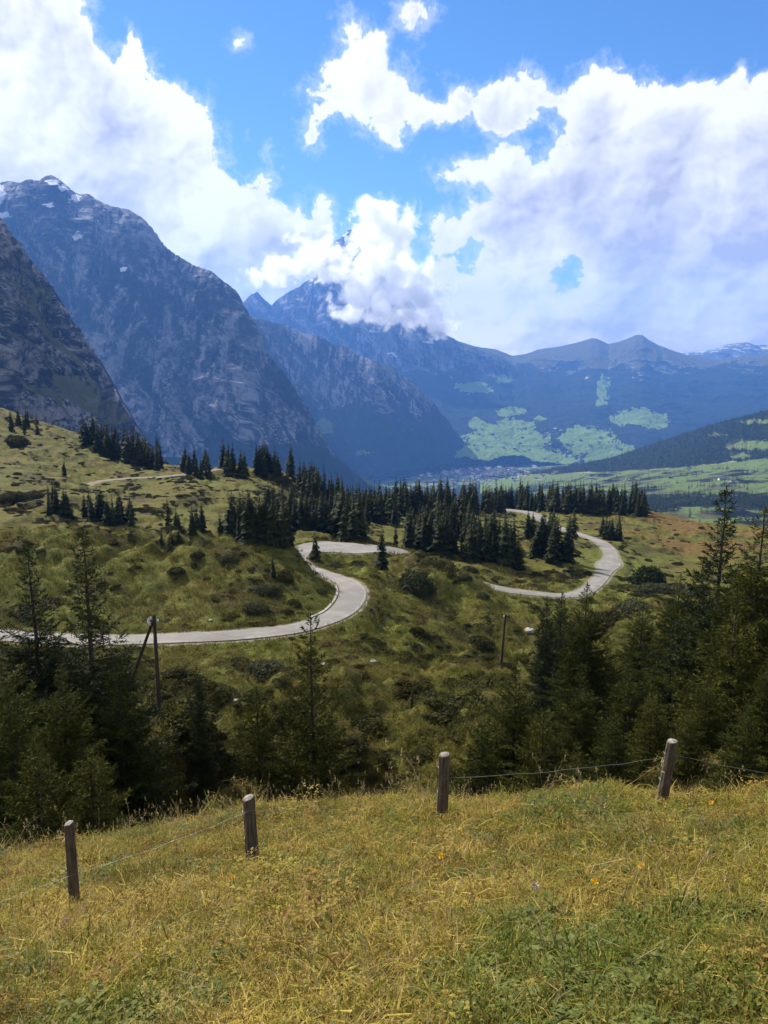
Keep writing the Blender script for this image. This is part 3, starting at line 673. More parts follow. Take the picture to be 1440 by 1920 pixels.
def build_haze():
    x0, x1, y0, y1, z0, z1 = -17500, 17500, -900, 20500, -3000, 1990
    v = [(x, y, z) for x in (x0, x1) for y in (y0, y1) for z in (z0, z1)]
    q = [(0, 1, 3, 2), (4, 6, 7, 5), (0, 4, 5, 1), (2, 3, 7, 6), (0, 2, 6, 4), (1, 5, 7, 3)]
    m = bpy.data.materials.new('blue_air'); m.use_nodes = True; nt = m.node_tree; nt.nodes.clear()
    o = nt.nodes.new('ShaderNodeOutputMaterial'); p = nt.nodes.new('ShaderNodeVolumePrincipled')
    p.inputs['Color'].default_value = (0.155, 0.39, 1.0, 1); p.inputs['Density'].default_value = HAZE; p.inputs['Anisotropy'].default_value = 0.25
    nt.links.new(p.outputs[0], o.inputs['Volume'])
    tag(link('haze', mesh_np('haze', v, q, smooth=False, mats=[m])), kind='stuff')
HAZE = 5.3e-5
build_haze()
# ------------------------------------------------------------------ instancing of growth nobody could count
def scatter(name, srcs, pts, yaw, tiltx, tilty, scl, idx):
    """one vertex cloud whose points carry shared tuft meshes (geometry nodes)"""
    c = bpy.data.collections.new(name + '_kinds')
    for i, me in enumerate(srcs):
        o = bpy.data.objects.new('%s_kind_%02d' % (name, i), me); c.objects.link(o)
    me = bpy.data.meshes.new(name); me.vertices.add(len(pts)); me.vertices.foreach_set('co', np.asarray(pts, np.float32).ravel())
    attr(me, 'rot', np.stack([tiltx, tilty, yaw], 1), 3)
    s = np.asarray(scl, float); s = s if s.ndim == 2 else np.repeat(s[:, None], 3, 1)
    attr(me, 'scl', s, 3)
    a = me.attributes.new('idx', 'INT', 'POINT'); a.data.foreach_set('value', np.asarray(idx, np.int32))
    o = link(name, me)
    g = bpy.data.node_groups.new(name, 'GeometryNodeTree')
    g.interface.new_socket('Geometry', in_out='INPUT', socket_type='NodeSocketGeometry'); g.interface.new_socket('Geometry', in_out='OUTPUT', socket_type='NodeSocketGeometry')
    N = g.nodes.new; Lk = g.links.new
    gi, go = N('NodeGroupInput'), N('NodeGroupOutput'); ip = N('GeometryNodeInstanceOnPoints'); ci = N('GeometryNodeCollectionInfo')
    ci.inputs['Collection'].default_value = c; ci.inputs['Separate Children'].default_value = True; ci.inputs['Reset Children'].default_value = True
    ip.inputs['Pick Instance'].default_value = True
    def na(nm, t):
        n = N('GeometryNodeInputNamedAttribute'); n.data_type = t; n.inputs[0].default_value = nm
        return n.outputs[0]
    e = N('FunctionNodeEulerToRotation'); Lk(na('rot', 'FLOAT_VECTOR'), e.inputs[0])
    Lk(gi.outputs[0], ip.inputs['Points']); Lk(ci.outputs[0], ip.inputs['Instance']); Lk(e.outputs[0], ip.inputs['Rotation'])
    Lk(na('scl', 'FLOAT_VECTOR'), ip.inputs['Scale']); Lk(na('idx', 'INT'), ip.inputs['Instance Index']); Lk(ip.outputs[0], go.inputs[0])
    md = o.modifiers.new('scatter', 'NODES'); md.node_group = g
    return tag(o, kind='stuff')
def rnd_attr(nt):
    return V(nt, nt.nodes.new('ShaderNodeObjectInfo').outputs['Random'])
def foliage_mat(name, c0, c1, c2=None, trans=0.25, rough=0.7, spec=0.25):
    m, nt, b = material(name, rough, spec)
    r = rnd_attr(nt); p = pos(nt); n = noise(nt, p, 3.0, 3, .6)
    c = mix(nt, r, c0, c1)
    c = mix(nt, n.step(.45, .7) * .6, c, c2 or c1)
    nt.links.new(c.s, b.inputs['Base Color'])
    if trans:
        t = nt.nodes.new('ShaderNodeBsdfTranslucent'); nt.links.new(c.s, t.inputs[0])
        x = nt.nodes.new('ShaderNodeMixShader'); x.inputs[0].default_value = trans
        o = nt.nodes['Material Output']; nt.links.new(b.outputs[0], x.inputs[1]); nt.links.new(t.outputs[0], x.inputs[2]); nt.links.new(x.outputs[0], o.inputs['Surface'])
    return m
NEEDLE = foliage_mat('dark_spruce_needles', (0.011, 0.020, 0.007), (0.036, 0.044, 0.012), (0.048, 0.054, 0.015), 0.12, .8, .1)
NEEDLE2 = foliage_mat('olive_spruce_needles', (0.032, 0.042, 0.008), (0.060, 0.064, 0.012), (0.100, 0.094, 0.020), 0.15, .8, .04)
def bark_material():
    m, nt, b = material('bark', .95, .1); p = pos(nt); n = noise(nt, p, 12, 5, .6)
    nt.links.new(mix(nt, n.step(.35, .7), (0.035, 0.027, 0.02), (0.10, 0.085, 0.065)).s, b.inputs['Base Color']); bump(nt, b, n, .6, .02)
    return m
BARK = bark_material()
SHRUB = foliage_mat('heath_leaves', (0.028, 0.031, 0.007), (0.052, 0.050, 0.011), (0.080, 0.060, 0.015), 0.2, .8, .1)
SHRUBG = foliage_mat('alder_leaves', (0.050, 0.054, 0.022), (0.070, 0.072, 0.028), (0.090, 0.088, 0.040), 0.25, .8, .1)

def unit(v): return v / (np.linalg.norm(v, axis=-1, keepdims=True) + 1e-9)
def tris_mesh(name, T, mat, smooth=False):
    T = np.asarray(T, np.float32); n = len(T)
    return mesh_np(name, T.reshape(-1, 3), None, np.arange(n * 3).reshape(-1, 3), smooth=smooth, mats=[mat])
def cone_tube(path, rad, sides=6):
    path = np.asarray(path, float); n = len(path); d = unit(np.gradient(path, axis=0))
    ref = np.where(np.abs(d[:, 2:3]) > .9, [[1., 0, 0]], [[0., 0, 1]]); a = unit(np.cross(d, ref)); b = np.cross(d, a)
    t = np.linspace(0, 2 * np.pi, sides, endpoint=False)
    v = path[:, None] + np.asarray(rad)[:, None, None] * (a[:, None] * np.cos(t)[None, :, None] + b[:, None] * np.sin(t)[None, :, None])
    q = []
    for i in range(n - 1):
        for k in range(sides): q.append((i * sides + k, i * sides + (k + 1) % sides, (i + 1) * sides + (k + 1) % sides, (i + 1) * sides + k))
    return v.reshape(-1, 3), np.array(q)
def join(parts):
    vs, qs, o = [], [], 0
    for v, q in parts: vs.append(v); qs.append(np.asarray(q) + o); o += len(v)
    return np.concatenate(vs), np.concatenate(qs)

def far_spruce(seed, wide=0.17, tiers=24, boughs=10):
    """a spruce one unit tall: tiers of drooping boughs, each bough a ragged folded fan"""
    g = np.random.RandomState(seed); T = []
    lean = g.uniform(-.02, .02, 2); side = g.uniform(0, 6.3)
    for k in range(tiers):
        z = 0.03 + 0.95 * (k / (tiers - 1)) ** 0.92
        R0 = wide * (1 - z) ** 0.8 * (1.02 if z > .12 else .8) + .004
        R0 *= (1 + .22 * math.sin(k * 1.7 + seed)) * (1 if g.rand() > .08 else .6)
        nb = max(4, int(boughs * (0.5 + 0.5 * (1 - z))))
        for j in range(nb):
            a = j * 6.283 / nb + g.uniform(0, 1) + k; r = R0 * g.uniform(.6, 1.18) * (1 + (.12 + .05 * (seed % 4)) * math.cos(a - side + z * 2))
            dz = r * g.uniform(.25, .6); w = r * g.uniform(.28, .45)
            d = np.array([math.cos(a), math.sin(a), 0]); n = np.array([-d[1], d[0], 0]); c = np.array([lean[0] * z, lean[1] * z, z])
            tip = c + d * r + [0, 0, -dz]; mid = c + d * r * .55 + [0, 0, -dz * .3]
            T += [(c + [0, 0, .012], mid + n * w, tip), (c + [0, 0, .012], tip, mid - n * w)]
            T += [(mid + n * w, mid + n * w * .8 + d * r * .25 + [0, 0, -dz * .9], tip * .5 + mid * .5), (mid - n * w, tip * .5 + mid * .5, mid - n * w * .8 + d * r * .25 + [0, 0, -dz * .9])]
    T += [(np.array([-.006, 0, .93]), np.array([.006, 0, .93]), np.array([0, 0, 1.02])), (np.array([0, -.006, .93]), np.array([0, .006, .93]), np.array([0, 0, 1.02]))]
    return tris_mesh('spruce_crown', T, NEEDLE)
FS = [far_spruce(i, w) for i, w in enumerate((.16, .19, .14, .21, .17, .125, .23, .15, .18, .20))]
def trunk_mesh(h=0.3, r=.012):
    v, q = cone_tube([(0, 0, -.08), (0, 0, h)], [r, r * .7], 6); return mesh_np('spruce_trunk', v, q, mats=[BARK])
FT = trunk_mesh()
PLACED = []
def tree_at(px, pbase, hpx, group, label, var=None, wf=1.0, Zrange=(13, 480)):
    h = hit(px, pbase, *Zrange, detail=False)
    if h is None: return None
    x, y, z, Z = h; H = hpx * Z / F
    return dict(x=x, y=y, z=z, Z=Z, H=H, group=group, label=label, var=var, wf=wf, px=px)
# stands of spruce: outline of the stand in the photograph (centre line of the trunks' feet), number, tree height in photo px
STANDS = [
 ([(22, 800), (85, 812)], 6, (34, 46), 'spruces on the skyline of the upper left slope', 'small dark spruce on the upper left skyline'),
 ([(150, 830), (200, 850), (300, 878)], 30, (38, 66), 'spruces along the slope crest below the cliffs', 'dark spruce on the slope crest below the cliffs'),
 ([(340, 888), (395, 892)], 11, (36, 56), 'spruces where the footpath meets the crest', 'dark spruce standing on the crest just above the footpath'),
 ([(415, 886), (440, 888)], 4, (50, 66), 'tight clump of spruces at the end of the footpath', 'tall dark spruce in the clump at the footpath end'),
 ([(448, 890), (500, 895), (548, 900)], 15, (44, 68), 'spruces on the crest right of the footpath', 'dark spruce on the crest right of the footpath end'),
 ([(556, 920), (585, 935), (640, 950)], 22, (46, 74), 'spruces stepping down the crest to the forest', 'dark spruce stepping down from the crest to the forest'),
 ([(95, 968), (128, 972)], 6, (44, 64), 'spruces in the hollow behind the green knoll', 'dark spruce behind the left end of the knoll'),
 ([(150, 968), (205, 978), (255, 985)], 13, (40, 66), 'spruces in the hollow behind the knoll crest', 'dark spruce behind the middle of the knoll'),
 ([(296, 992), (340, 994), (388, 996)], 12, (40, 62), 'spruces in the row behind the knoll crest', 'dark spruce in the short row behind the knoll crest'),
 ([(432, 1000), (480, 1008), (540, 1025)], 26, (50, 100), 'spruces at the right shoulder of the knoll', 'tall dark spruce at the right shoulder of the knoll'),
 ([(500, 975), (560, 990), (620, 1000)], 39, (40, 84), 'spruces above the paved turnout', 'dark spruce on the slope above the paved turnout'),
 ([(575, 1045), (605, 1050)], 3, (60, 78), 'spruces hiding part of the turnout', 'dark spruce standing in front of the paved turnout'),
 ([(640, 1010), (680, 1012)], 14, (70, 112), 'spruces right behind the turnout', 'tall dark spruce right behind the paved turnout'),
 ([(620, 972), (700, 968), (850, 956)], 46, (34, 66), 'spruces of the forest edge facing the village', 'dark spruce in the forest edge facing the village'),
 ([(640, 985), (720, 975), (740, 985)], 18, (44, 80), 'spruces between turnout and forest', 'dark spruce between the turnout and the forest'),
 ([(762, 1020), (850, 1040), (975, 1060)], 34, (46, 98), 'big spruces in the middle grove', 'tall dark spruce at the near edge of the middle grove'),
 ([(770, 1000), (870, 1010), (970, 1030)], 24, (44, 86), 'spruces inside the middle grove', 'dark spruce inside the middle grove between the two bends'),
 ([(1010, 1045), (1040, 1052), (1078, 1056)], 9, (70, 96), 'spruces inside the loop of the far bend', 'tall dark spruce inside the loop of the far bend'),
 ([(985, 1010), (1050, 1006), (1118, 1004)], 18, (42, 62), 'spruces beyond the loop of the road', 'dark spruce beyond the loop of the road'),
 ([(1128, 1012), (1160, 1014)], 6, (36, 56), 'spruces beside the top of the far bend', 'small dark spruce beside the top of the far bend'),
 ([(868, 958), (1000, 954), (1100, 956), (1212, 962)], 62, (30, 56), 'spruces of the forest band below the village', 'dark spruce in the forest band below the village'),
]
SINGLES = [(715, 1062, 92, 1.25, 'broad dark spruce standing alone between the turnout and the bushes'), (414, 997, 52, 1, 'lone dark spruce behind the knoll crest, right of the short row'),
           (121, 884, 34, 1, 'small dark spruce alone on the terraced upper left slope'), (512, 1085, 56, 1.1, 'lone dark spruce on the steep right flank of the green knoll'),
           (772, 1312, 46, .9, 'small dark spruce growing out of the heath gully'), (741, 1025, 62, .8, 'slender spruce just right of the broad lone spruce'), (1160, 1012, 38, 1, 'last small spruce right of the far bend')]
def plant_stands():
    g = np.random.RandomState(11); L = []
    for (line, n, (h0, h1), grp, lab) in STANDS:
        n = int(n * (3.2 if n > 39 else 2.1 if n > 23 else 1.25))
        line = np.array(line, float); t = np.sort(g.uniform(0, 1, n)); cum = np.r_[0, np.cumsum(np.hypot(*np.diff(line, axis=0).T))]; cum /= cum[-1]
        for tt in t:
            px = np.interp(tt, cum, line[:, 0]) + g.uniform(-5, 5); py = np.interp(tt, cum, line[:, 1]) + g.uniform(-11, 4)
            L.append((px, py, g.uniform(h0, h1), grp, lab, g.uniform(.8, 1.45)))
    for (px, py, h, wf, lab) in SINGLES: L.append((px, py, h, None, lab, wf))
    # one ray march for all of them
    Z = np.exp(np.linspace(math.log(30), math.log(480), 520)); P = np.array([(l[0], l[1]) for l in L])
    X = ((P[:, 0] - 720) / F)[:, None] * Z; b = (960 - P[:, 1]) / F; Y = (CP + b * SP)[:, None] * Z; W = (b * CP - SP)[:, None] * Z
    H = ground(X, Y, detail=False).reshape(X.shape)
    first = np.argmax(W < H, axis=1); okk = (W < H).any(1)
    first = np.where(okk, first, np.argmin(np.where(Z[None] > 150, W - H, 1e9), axis=1))
    i = np.arange(len(L)); xs, ys, zs = X[i, first], Y[i, first], Z[first]
    hz = ground(xs, ys)
    d, *_ = near_line(xs, ys, RC)
    for k, l in enumerate(L):
        if d[k] < 3.2 and l[3] is not None: continue
        PLACED.append((xs[k], ys[k], hz[k], l[2] * zs[k] / F, l[3], l[4], l[5]))
    order = sorted(range(len(PLACED)), key=lambda k: -PLACED[k][3] / math.hypot(PLACED[k][0], PLACED[k][1]))
    big = set(order[:268]) | {k for k in range(len(PLACED)) if PLACED[k][4] is None}
    rest = [PLACED[k] for k in range(len(PLACED)) if k not in big]
    A = np.array([(p[0], p[1], p[2] - .2, p[3] * p[6], p[3]) for p in rest]); m = len(A)
    scatter('background_spruces', FS, A[:, :3], g.rand(m) * 6.28, np.zeros(m), np.zeros(m), A[:, [3, 3, 4]], g.randint(0, len(FS), m))
    ORD = 'first second third fourth fifth sixth seventh eighth ninth tenth eleventh twelfth thirteenth fourteenth fifteenth'.split()
    byg = {}
    for k in sorted(big, key=lambda k: PLACED[k][0] / PLACED[k][1]): byg.setdefault(PLACED[k][4], []).append(k)
    num = {k: i for gname, ks in byg.items() if gname and len(ks) <= 15 for i, k in enumerate(ks)}
    for k, (x, y, z, H, grp, lab, wf) in enumerate(PLACED):
        if k not in big: continue
        if k in num: lab = ' '.join(('%s from the left, %s' % (ORD[num[k]], lab)).split()[:16])
        r = bpy.data.objects.new('spruce', None); COL.objects.link(r); r.location = (x, y, z - .2); r.empty_display_size = .5
        r.rotation_euler = (g.normal(0, .025), g.normal(0, .025), g.uniform(0, 6.28)); r.scale = (H * wf, H * wf, H)
        tag(r, lab, 'spruce', grp)
        link('crown', FS[g.randint(len(FS))], r); link('trunk', FT, r)
plant_stands()

# ------------------------------------------------------------------ spruces near by, with boughs, twigs and needles
def near_spruce(seed, H, Rm, bare=0.22, dens=1.0, mat=None, start=0.02, lean=(0, 0), power=1.0):
    g = np.random.RandomState(seed)
    tz = np.linspace(0, H, 14); wob = np.cumsum(g.uniform(-.02, .02, (14, 2)), 0) * H * .08
    tr = np.stack([wob[:, 0] + lean[0] * tz, wob[:, 1] + lean[1] * tz, tz], 1); trr = 0.013 * H * (1 - tz / H) ** .9 + .008
    wood = [cone_tube(np.r_[[[tr[0, 0], tr[0, 1], -1.5]], tr], np.r_[trr[0] * 1.2, trr], 7)]
    tx = lambda z: np.array([np.interp(z, tz, tr[:, 0]), np.interp(z, tz, tr[:, 1]), z])
    A, B = [], []      # twig start, twig end
    z = H * start
    while z < H * .985:
        f = z / H; step = (0.20 + 0.10 * g.rand()) * (0.75 if f < 1 - bare else 1.1)
        nb = g.randint(4, 7) if f < 1 - bare else g.randint(2, 5)
        Lb = Rm * (1 - f) ** power * (1 if f < 1 - bare else .85) + .10
        if f < .15: Lb *= .7 + 2 * f
        a0 = g.rand() * 6.28
        for j in range(nb):
            L = Lb * g.uniform(.55, 1.2); a = a0 + j * 6.28 / nb + g.uniform(-.35, .35)
            up = lerp(-.18, .75, f ** 1.6) + g.uniform(-.15, .15)
            s = np.linspace(0, 1, 7)[:, None]
            d = np.array([math.cos(a), math.sin(a), 0.])
            c = tx(z) + d * L * s * (1 - .08 * s) + np.array([0, 0, 1.]) * L * (up * s - .42 * (1 - f) * s ** 2 + .26 * s ** 3)
            if L > .5: wood.append(cone_tube(c[::2], np.array([.018, .013, .009, .004]) * (L / 1.5) ** .5, 3))
            n = np.array([-d[1], d[0], 0.])
            ns = max(4, int(L / .050 * dens))
            for q in range(ns):
                u = (q + g.rand()) / ns
                if u < .12 and L > .8: continue
                p = np.array([np.interp(u, s[:, 0], c[:, i]) for i in range(3)]); fw = unit(c[min(6, int(u * 6) + 1)] - c[int(u * 6) if u < 1 else 5])
                l = min(.62, .38 * L) * (1 - u) ** .7 * g.uniform(.6, 1.2) + .06
                sd = 1 if q % 2 else -1
                dr = unit(fw * .75 + n * sd * g.uniform(.6, 1.1) + np.array([0, 0, g.uniform(-.55, .15)]))
                A.append(p); B.append(p + dr * l)
            A.append(c[4]); B.append(c[6] + unit(c[6] - c[5]) * .06)
        z += step
    A.append(tx(H * .95)); B.append(tx(H) + [0, 0, .12])
    A, B = np.array(A), np.array(B)
    ln = np.linalg.norm(B - A, axis=1); k = np.maximum(3, (ln / .031).astype(int))
    idx = np.repeat(np.arange(len(A)), k); t = np.concatenate([(np.arange(q) + .3) / q for q in k])
    d = unit(B - A)[idx]; p = A[idx] + (B - A)[idx] * t[:, None] - np.array([0, 0, .25]) * (t * t * ln[idx] * .5)[:, None]
    rv = unit(g.normal(size=p.shape)); sd = unit(np.cross(d, rv)); l = g.uniform(.09, .18, len(p))[:, None]; w = g.uniform(.013, .024, len(p))[:, None]
    fwd = unit(d * .8 + sd * g.uniform(.3, 1.0, (len(p), 1)))
    wd = unit(np.cross(fwd, unit(g.normal(size=p.shape))))
    T = np.stack([p - wd * w, p + wd * w, p + fwd * l], 1)
    v, q = join(wood); print('needles', seed, len(T), 'wood', len(q))
    return mesh_np('spruce_wood', v, q, mats=[BARK]), tris_mesh('spruce_needles', T, mat or NEEDLE2)
def put_near(px, ptop, Z, H, meshes, label, rz=0.0, s=1.0, group=None):
    wx = 0.86 if 300 < px < 700 else 1.12
    x, y, zt = at(px, ptop, Z); zb = zt - H * s; gz = float(ground([x], [y])[0])
    r = bpy.data.objects.new('spruce', None); COL.objects.link(r); r.location = (x, y, zb); r.rotation_euler = (0, 0, rz); r.scale = (s * wx, s * wx, s); tag(r, label, 'spruce', group)
    link('trunk', meshes[0], r); link('crown', meshes[1], r)
    print('near spruce', px, 'H', round(H * s, 1))
def top_fit(px, ptop, pfoot, Z):
    """height of a tree standing on the ground at this depth whose tip meets ptop"""
    x, y, zt = at(px, ptop, Z); return zt - float(ground([x], [y])[0])
def near_trees():
    S = [(1, 12.5, 3.5, .30, 1.0), (2, 10.0, 3.4, .16, 1.0), (3, 8.0, 1.35, .12, 1.2), (4, 9.0, 2.7, .34, 1.0), (5, 12.0, 4.0, .20, 1.0), (6, 7.0, 2.7, .12, 1.0)]
    M = {s[0]: near_spruce(s[0], s[1], s[2], s[3], s[4], NEEDLE if s[0] in (1, 3) else NEEDLE2) for s in S}
    HH = {s[0]: s[1] for s in S}
    L = [ # photo x of the tip, photo y of the tip, depth, mesh, label, turn
      (162, 992, 23.0, 1, 'tall spruce with a long sparse leader left of the utility pole', 0.3),
      (52, 1022, 25.0, 1, 'spruce with a bare spindly leader near the left edge of the view', 2.2),
      (-25, 1150, 21.0, 5, 'bushy dark spruce cut by the left edge of the view', 1.0),
      (110, 1250, 20.0, 2, 'bushy spruce filling the front of the left clump', 1.8),
      (215, 1235, 22.0, 5, 'low full spruce on the pole side of the left clump', 3.9),
      (10, 1290, 18.5, 6, 'low spruce at the front left foot of the clump', .4),
      (370, 1247, 26.0, 3, 'narrow dense dark spruce right of the utility pole foot', .7),
      (482, 1290, 27.0, 6, 'short open spruce between the narrow one and the forked tip one', 2.5),
      (582, 1148, 25.0, 4, 'spruce with a thin forked bare tip above the meadow', 1.2),
      (968, 1245, 24.0, 2, 'rounded olive spruce just right of the leaning far pole', .2),
      (1100, 1092, 34.0, 5, 'tall olive spruce standing in front of the far road bend', 2.9),
      (1092, 1250, 23.0, 5, 'full olive spruce behind the leaning fence post wire', 4.9),
      (1025, 1125, 46.0, 3, 'slim dark spruce left of the tall olive one', 1.9), (1052, 1112, 52.0, 3, 'second slim dark spruce close behind the first', 3.2),
      (1178, 1240, 26.0, 2, 'olive spruce right of the full one, behind the leaning post', 1.1),
      (1262, 1190, 29.0, 5, 'broad olive spruce above the leaning fence post', .9),
      (1366, 915, 27.0, 1, 'tallest spruce on the right with a sparse ragged leader', 5.1),
      (1318, 1050, 31.0, 5, 'ragged olive spruce left of the tallest one', 3.6),
      (1432, 950, 24.0, 5, 'big olive spruce cut by the right edge of the view', 2.2),
      (1330, 1262, 19.0, 2, 'low bushy spruce below the tallest one', 4.0),
      (1440, 1230, 17.0, 2, 'low bushy spruce in the right corner above the meadow', 2.0),
      (1225, 1300, 20.0, 6, 'small olive spruce right behind the leaning fence post', 1.5),
      (905, 1355, 22.0, 6, 'small dark spruce at the left end of the right hand thicket', 2.7),
      (1020, 1330, 20.0, 6, 'small spruce behind the fence wire in the middle of the thicket', .6),
      (1140, 1185, 40.0, 5, 'dark olive spruce behind the tall olive one', .5), (1205, 1130, 48.0, 2, 'olive spruce under the tall round bush', 1.5), (1275, 1075, 44.0, 5, 'tall olive spruce behind the ragged one', 2.5),
      (1385, 1110, 22.0, 2, 'dense olive spruce between the tallest and the big edge spruce', 3.5), (1400, 1330, 15.5, 6, 'small spruce touching the meadow on the far right', 4.5), (1290, 1330, 17.5, 6, 'small spruce behind the fence wire right of the leaning post', 5.5),
      (1150, 1340, 18.5, 6, 'small spruce left of the leaning post', .9), (1085, 1395, 17.0, 6, 'little spruce at the meadow edge under the full olive one', 2.9),
      (60, 1390, 16.0, 6, 'little spruce at the meadow edge, front of the left clump', 4.9), (165, 1400, 17.0, 6, 'little spruce under the left clump beside the lowest post', 5.9),
      (1530, 1010, 22.0, 5, 'big spruce just outside the right hand thicket', 3.3), (-110, 1080, 24.0, 5, 'big spruce beyond the left edge clump', .3)]
    for (px, pt, Z, k, lab, rz) in L:
        H = top_fit(px, pt, 0, Z) + .3
        put_near(px, pt, Z, HH[k], M[k], lab, rz, H / HH[k])
near_trees()

# ------------------------------------------------------------------ shrubs and ground cover
def shrub_mesh(seed, n=420, flat=.7, mat=None, leaf=.09, name='shrub_leaves'):
    g = np.random.RandomState(seed)
    d = unit(g.normal(size=(n, 3))); d[:, 2] = np.abs(d[:, 2]) * 1.0 - .12
    r = (g.uniform(.45, 1, n) ** .5) * (1 + .55 * fbm(d[:, 0] * 1.7, d[:, 1] * 1.7, d[:, 2] * 1.7 + seed, 3, seed=600 + seed))
    p = d * r[:, None]; p[:, 2] *= flat
    nn = unit(d + g.normal(size=(n, 3)) * .7); a = unit(np.cross(nn, g.normal(size=(n, 3)))); b = np.cross(nn, a); s = leaf * g.uniform(.5, 1.4, (n, 1))
    T = np.concatenate([np.stack([p - a * s, p + a * s, p + b * s * 1.7], 1), np.stack([p + a * s * .8 - b * s * .3, p - a * s * .6, p - b * s * 1.5 + nn * s], 1)])
    return tris_mesh(name, T, mat or SHRUB)
SH = [shrub_mesh(i, 700, .38, SHRUB, .075) for i in range(4)] 
SHBIG = [shrub_mesh(20 + i, 2600, .75, SHRUB if i % 2 else SHRUBG, .045) for i in range(4)]
SHTALL = [shrub_mesh(30 + i, 2600, 1.25, NEEDLE if i % 2 else SHRUBG, .045) for i in range(2)]
def stems_mesh(seed):
    g = np.random.RandomState(seed); P = []
    for k in range(9):
        a = g.rand() * 6.28; P.append(cone_tube([(0, 0, -.25), (math.cos(a) * .25, math.sin(a) * .25, .25), (math.cos(a) * .55, math.sin(a) * .55, .42)], [.03, .02, .006], 4))
    v, q = join(P); return mesh_np('shrub_stems', v, q, mats=[BARK])
STEMS = stems_mesh(3)
def shrubs():
    L = [(500, 1262, 44, 1, 'large round dark juniper below the road, left of the forked tip spruce', 0), (782, 1108, 40, 2, 'broad dark bush with a black shadow beside the winding heath', 1),
         (800, 1312, 32, 1, 'dark bush on the lip of the heath gully', 0), (1216, 1095, 34, 2, 'tall dark round bush right of the far road bend', 1), (1190, 1150, 48, 1, 'wide grey green thicket below the far road bend', 0),
         (25, 940, 30, 1, 'grey willow bush at the left edge of the hollow', 0), (62, 935, 22, 1, 'smaller grey willow bush beside the left edge one', 0), (30, 838, 26, 1, 'brown bush high on the terraced slope', 0),
         (525, 905, 22, 1, 'pale round bush on the crest beside the last skyline spruces', 0), (560, 925, 28, 1, 'pale leafy thicket just below the crest', 0), (590, 950, 30, 1, 'grey leafy thicket sloping down to the forest', 0),
         (245, 912, 12, 1, 'small dark bush on the lower edge of the footpath', 0), (338, 905, 11, 1, 'small bush hanging below the middle of the footpath', 0), (362, 905, 10, 1, 'second small bush below the middle of the footpath', 0),
         (630, 1068, 20, 1, 'reddish heath bush at the edge of the turnout', 0), (672, 1062, 22, 1, 'heath bush below the right end of the turnout', 0), (880, 1072, 18, 1, 'grey bush where the road dips behind the heath', 0), (770, 1080, 17, 1, 'low grey bush left of the far road dip', 0),
         (1230, 1112, 40, 1, 'dark thicket below the tall round bush', 0), (1140, 1170, 40, 1, 'dark thicket behind the tall olive spruce', 0), (1290, 1120, 42, 1, 'olive thicket right of the dark thicket', 0), (900, 1215, 30, 1, 'dark bush at the foot of the leaning far pole', 0),
         (500, 1112, 30, 1, 'dark thicket on the shadowed right flank of the knoll', 0), (532, 1090, 20, 1, 'small thicket high on the shadowed knoll flank', 0), (478, 1145, 26, 1, 'dark thicket low on the knoll just above the road', 0), (548, 1135, 18, 1, 'small thicket low on the knoll by the near bend', 0),
         (600, 1112, 14, 1, 'small bush on the cut bank inside the near bend', 0), (330, 1072, 18, 1, 'brown heath mound in the middle of the green knoll', 0), (430, 1052, 20, 1, 'dark heath mound near the top right of the green knoll', 0), (372, 1045, 15, 1, 'brown heath mound on the knoll crest', 0),
         (800, 1060, 17, 1, 'heath bush hiding the road between the two bends', 0), (838, 1074, 15, 1, 'second heath bush along the hidden stretch of road', 0), (872, 1086, 15, 1, 'heath bush where the far road comes back into view', 0),
         (310, 1330, 14, 1, 'small bush at the foot of the utility pole', 0), (905, 1120, 15, 1, 'small bush above the heath ridge by the road dip', 0)]
    g = np.random.RandomState(5)
    for i, (px, py, rp, asp, lab, tall) in enumerate(L):
        h = hit(px, py)
        if h is None: continue
        x, y, z, Z = h; r_ = rp * Z / F
        r = bpy.data.objects.new('shrub', None); COL.objects.link(r); r.location = (x, y, z - .05); r.scale = (r_, r_ * .9, r_ * g.uniform(.7, 1.0)); r.rotation_euler = (0, 0, g.rand() * 6)
        tag(r, lab, 'shrub')
        link('leaves', SHTALL[i % 2] if tall else SHBIG[i % 4], r); link('stems', STEMS, r)
    # low heath: dwarf shrubs over the hummocks
    n = 95000
    az = g.uniform(R(-36), R(36), n); r = np.exp(g.uniform(math.log(27), math.log(380), n)); x, y = r * np.sin(az), r * np.cos(az)
    h, dr2, dt2, hb2, _ = ground(x, y, info=True)
    w = sst(fbm(x / 11, y / 11, 2, 5, 0.6, seed=200) + (h - hb2) * 0.07, -0.08, 0.16)
    right = sst(x / y, .16, .3) * sst(r, 130, 200)
    calm = np.exp(-((az + .20) / .30) ** 2) * sst(r, 80, 86) * (1 - sst(r, 104, 122)) * .85
    keep = (g.rand(n) < w * (.8 - .35 * np.exp(-((az - .03) / .12) ** 2) * (r < 75)) * (1 - calm) * (1 - right * .85) + .02) & (dr2 > 1.0) & (dt2 > 2.6)
    x, y, h, r = x[keep], y[keep], h[keep], r[keep]; m = len(x)
    s = g.uniform(.35, .95, m) * (0.75 + .25 * sst(r, 100, 160)) * (1 + .5 * sst(fbm(x / 13, y / 13, 4, 3, seed=605), .05, .3)) * np.exp(g.normal(0, .25, m))
    scatter('heath', SH, np.stack([x, y, h - .05], 1), g.rand(m) * 6.28, g.normal(0, .15, m), g.normal(0, .15, m), np.stack([s, s, s * g.uniform(.5, 1, m)], 1), g.randint(0, 4, m))
    print('heath', m)
shrubs()

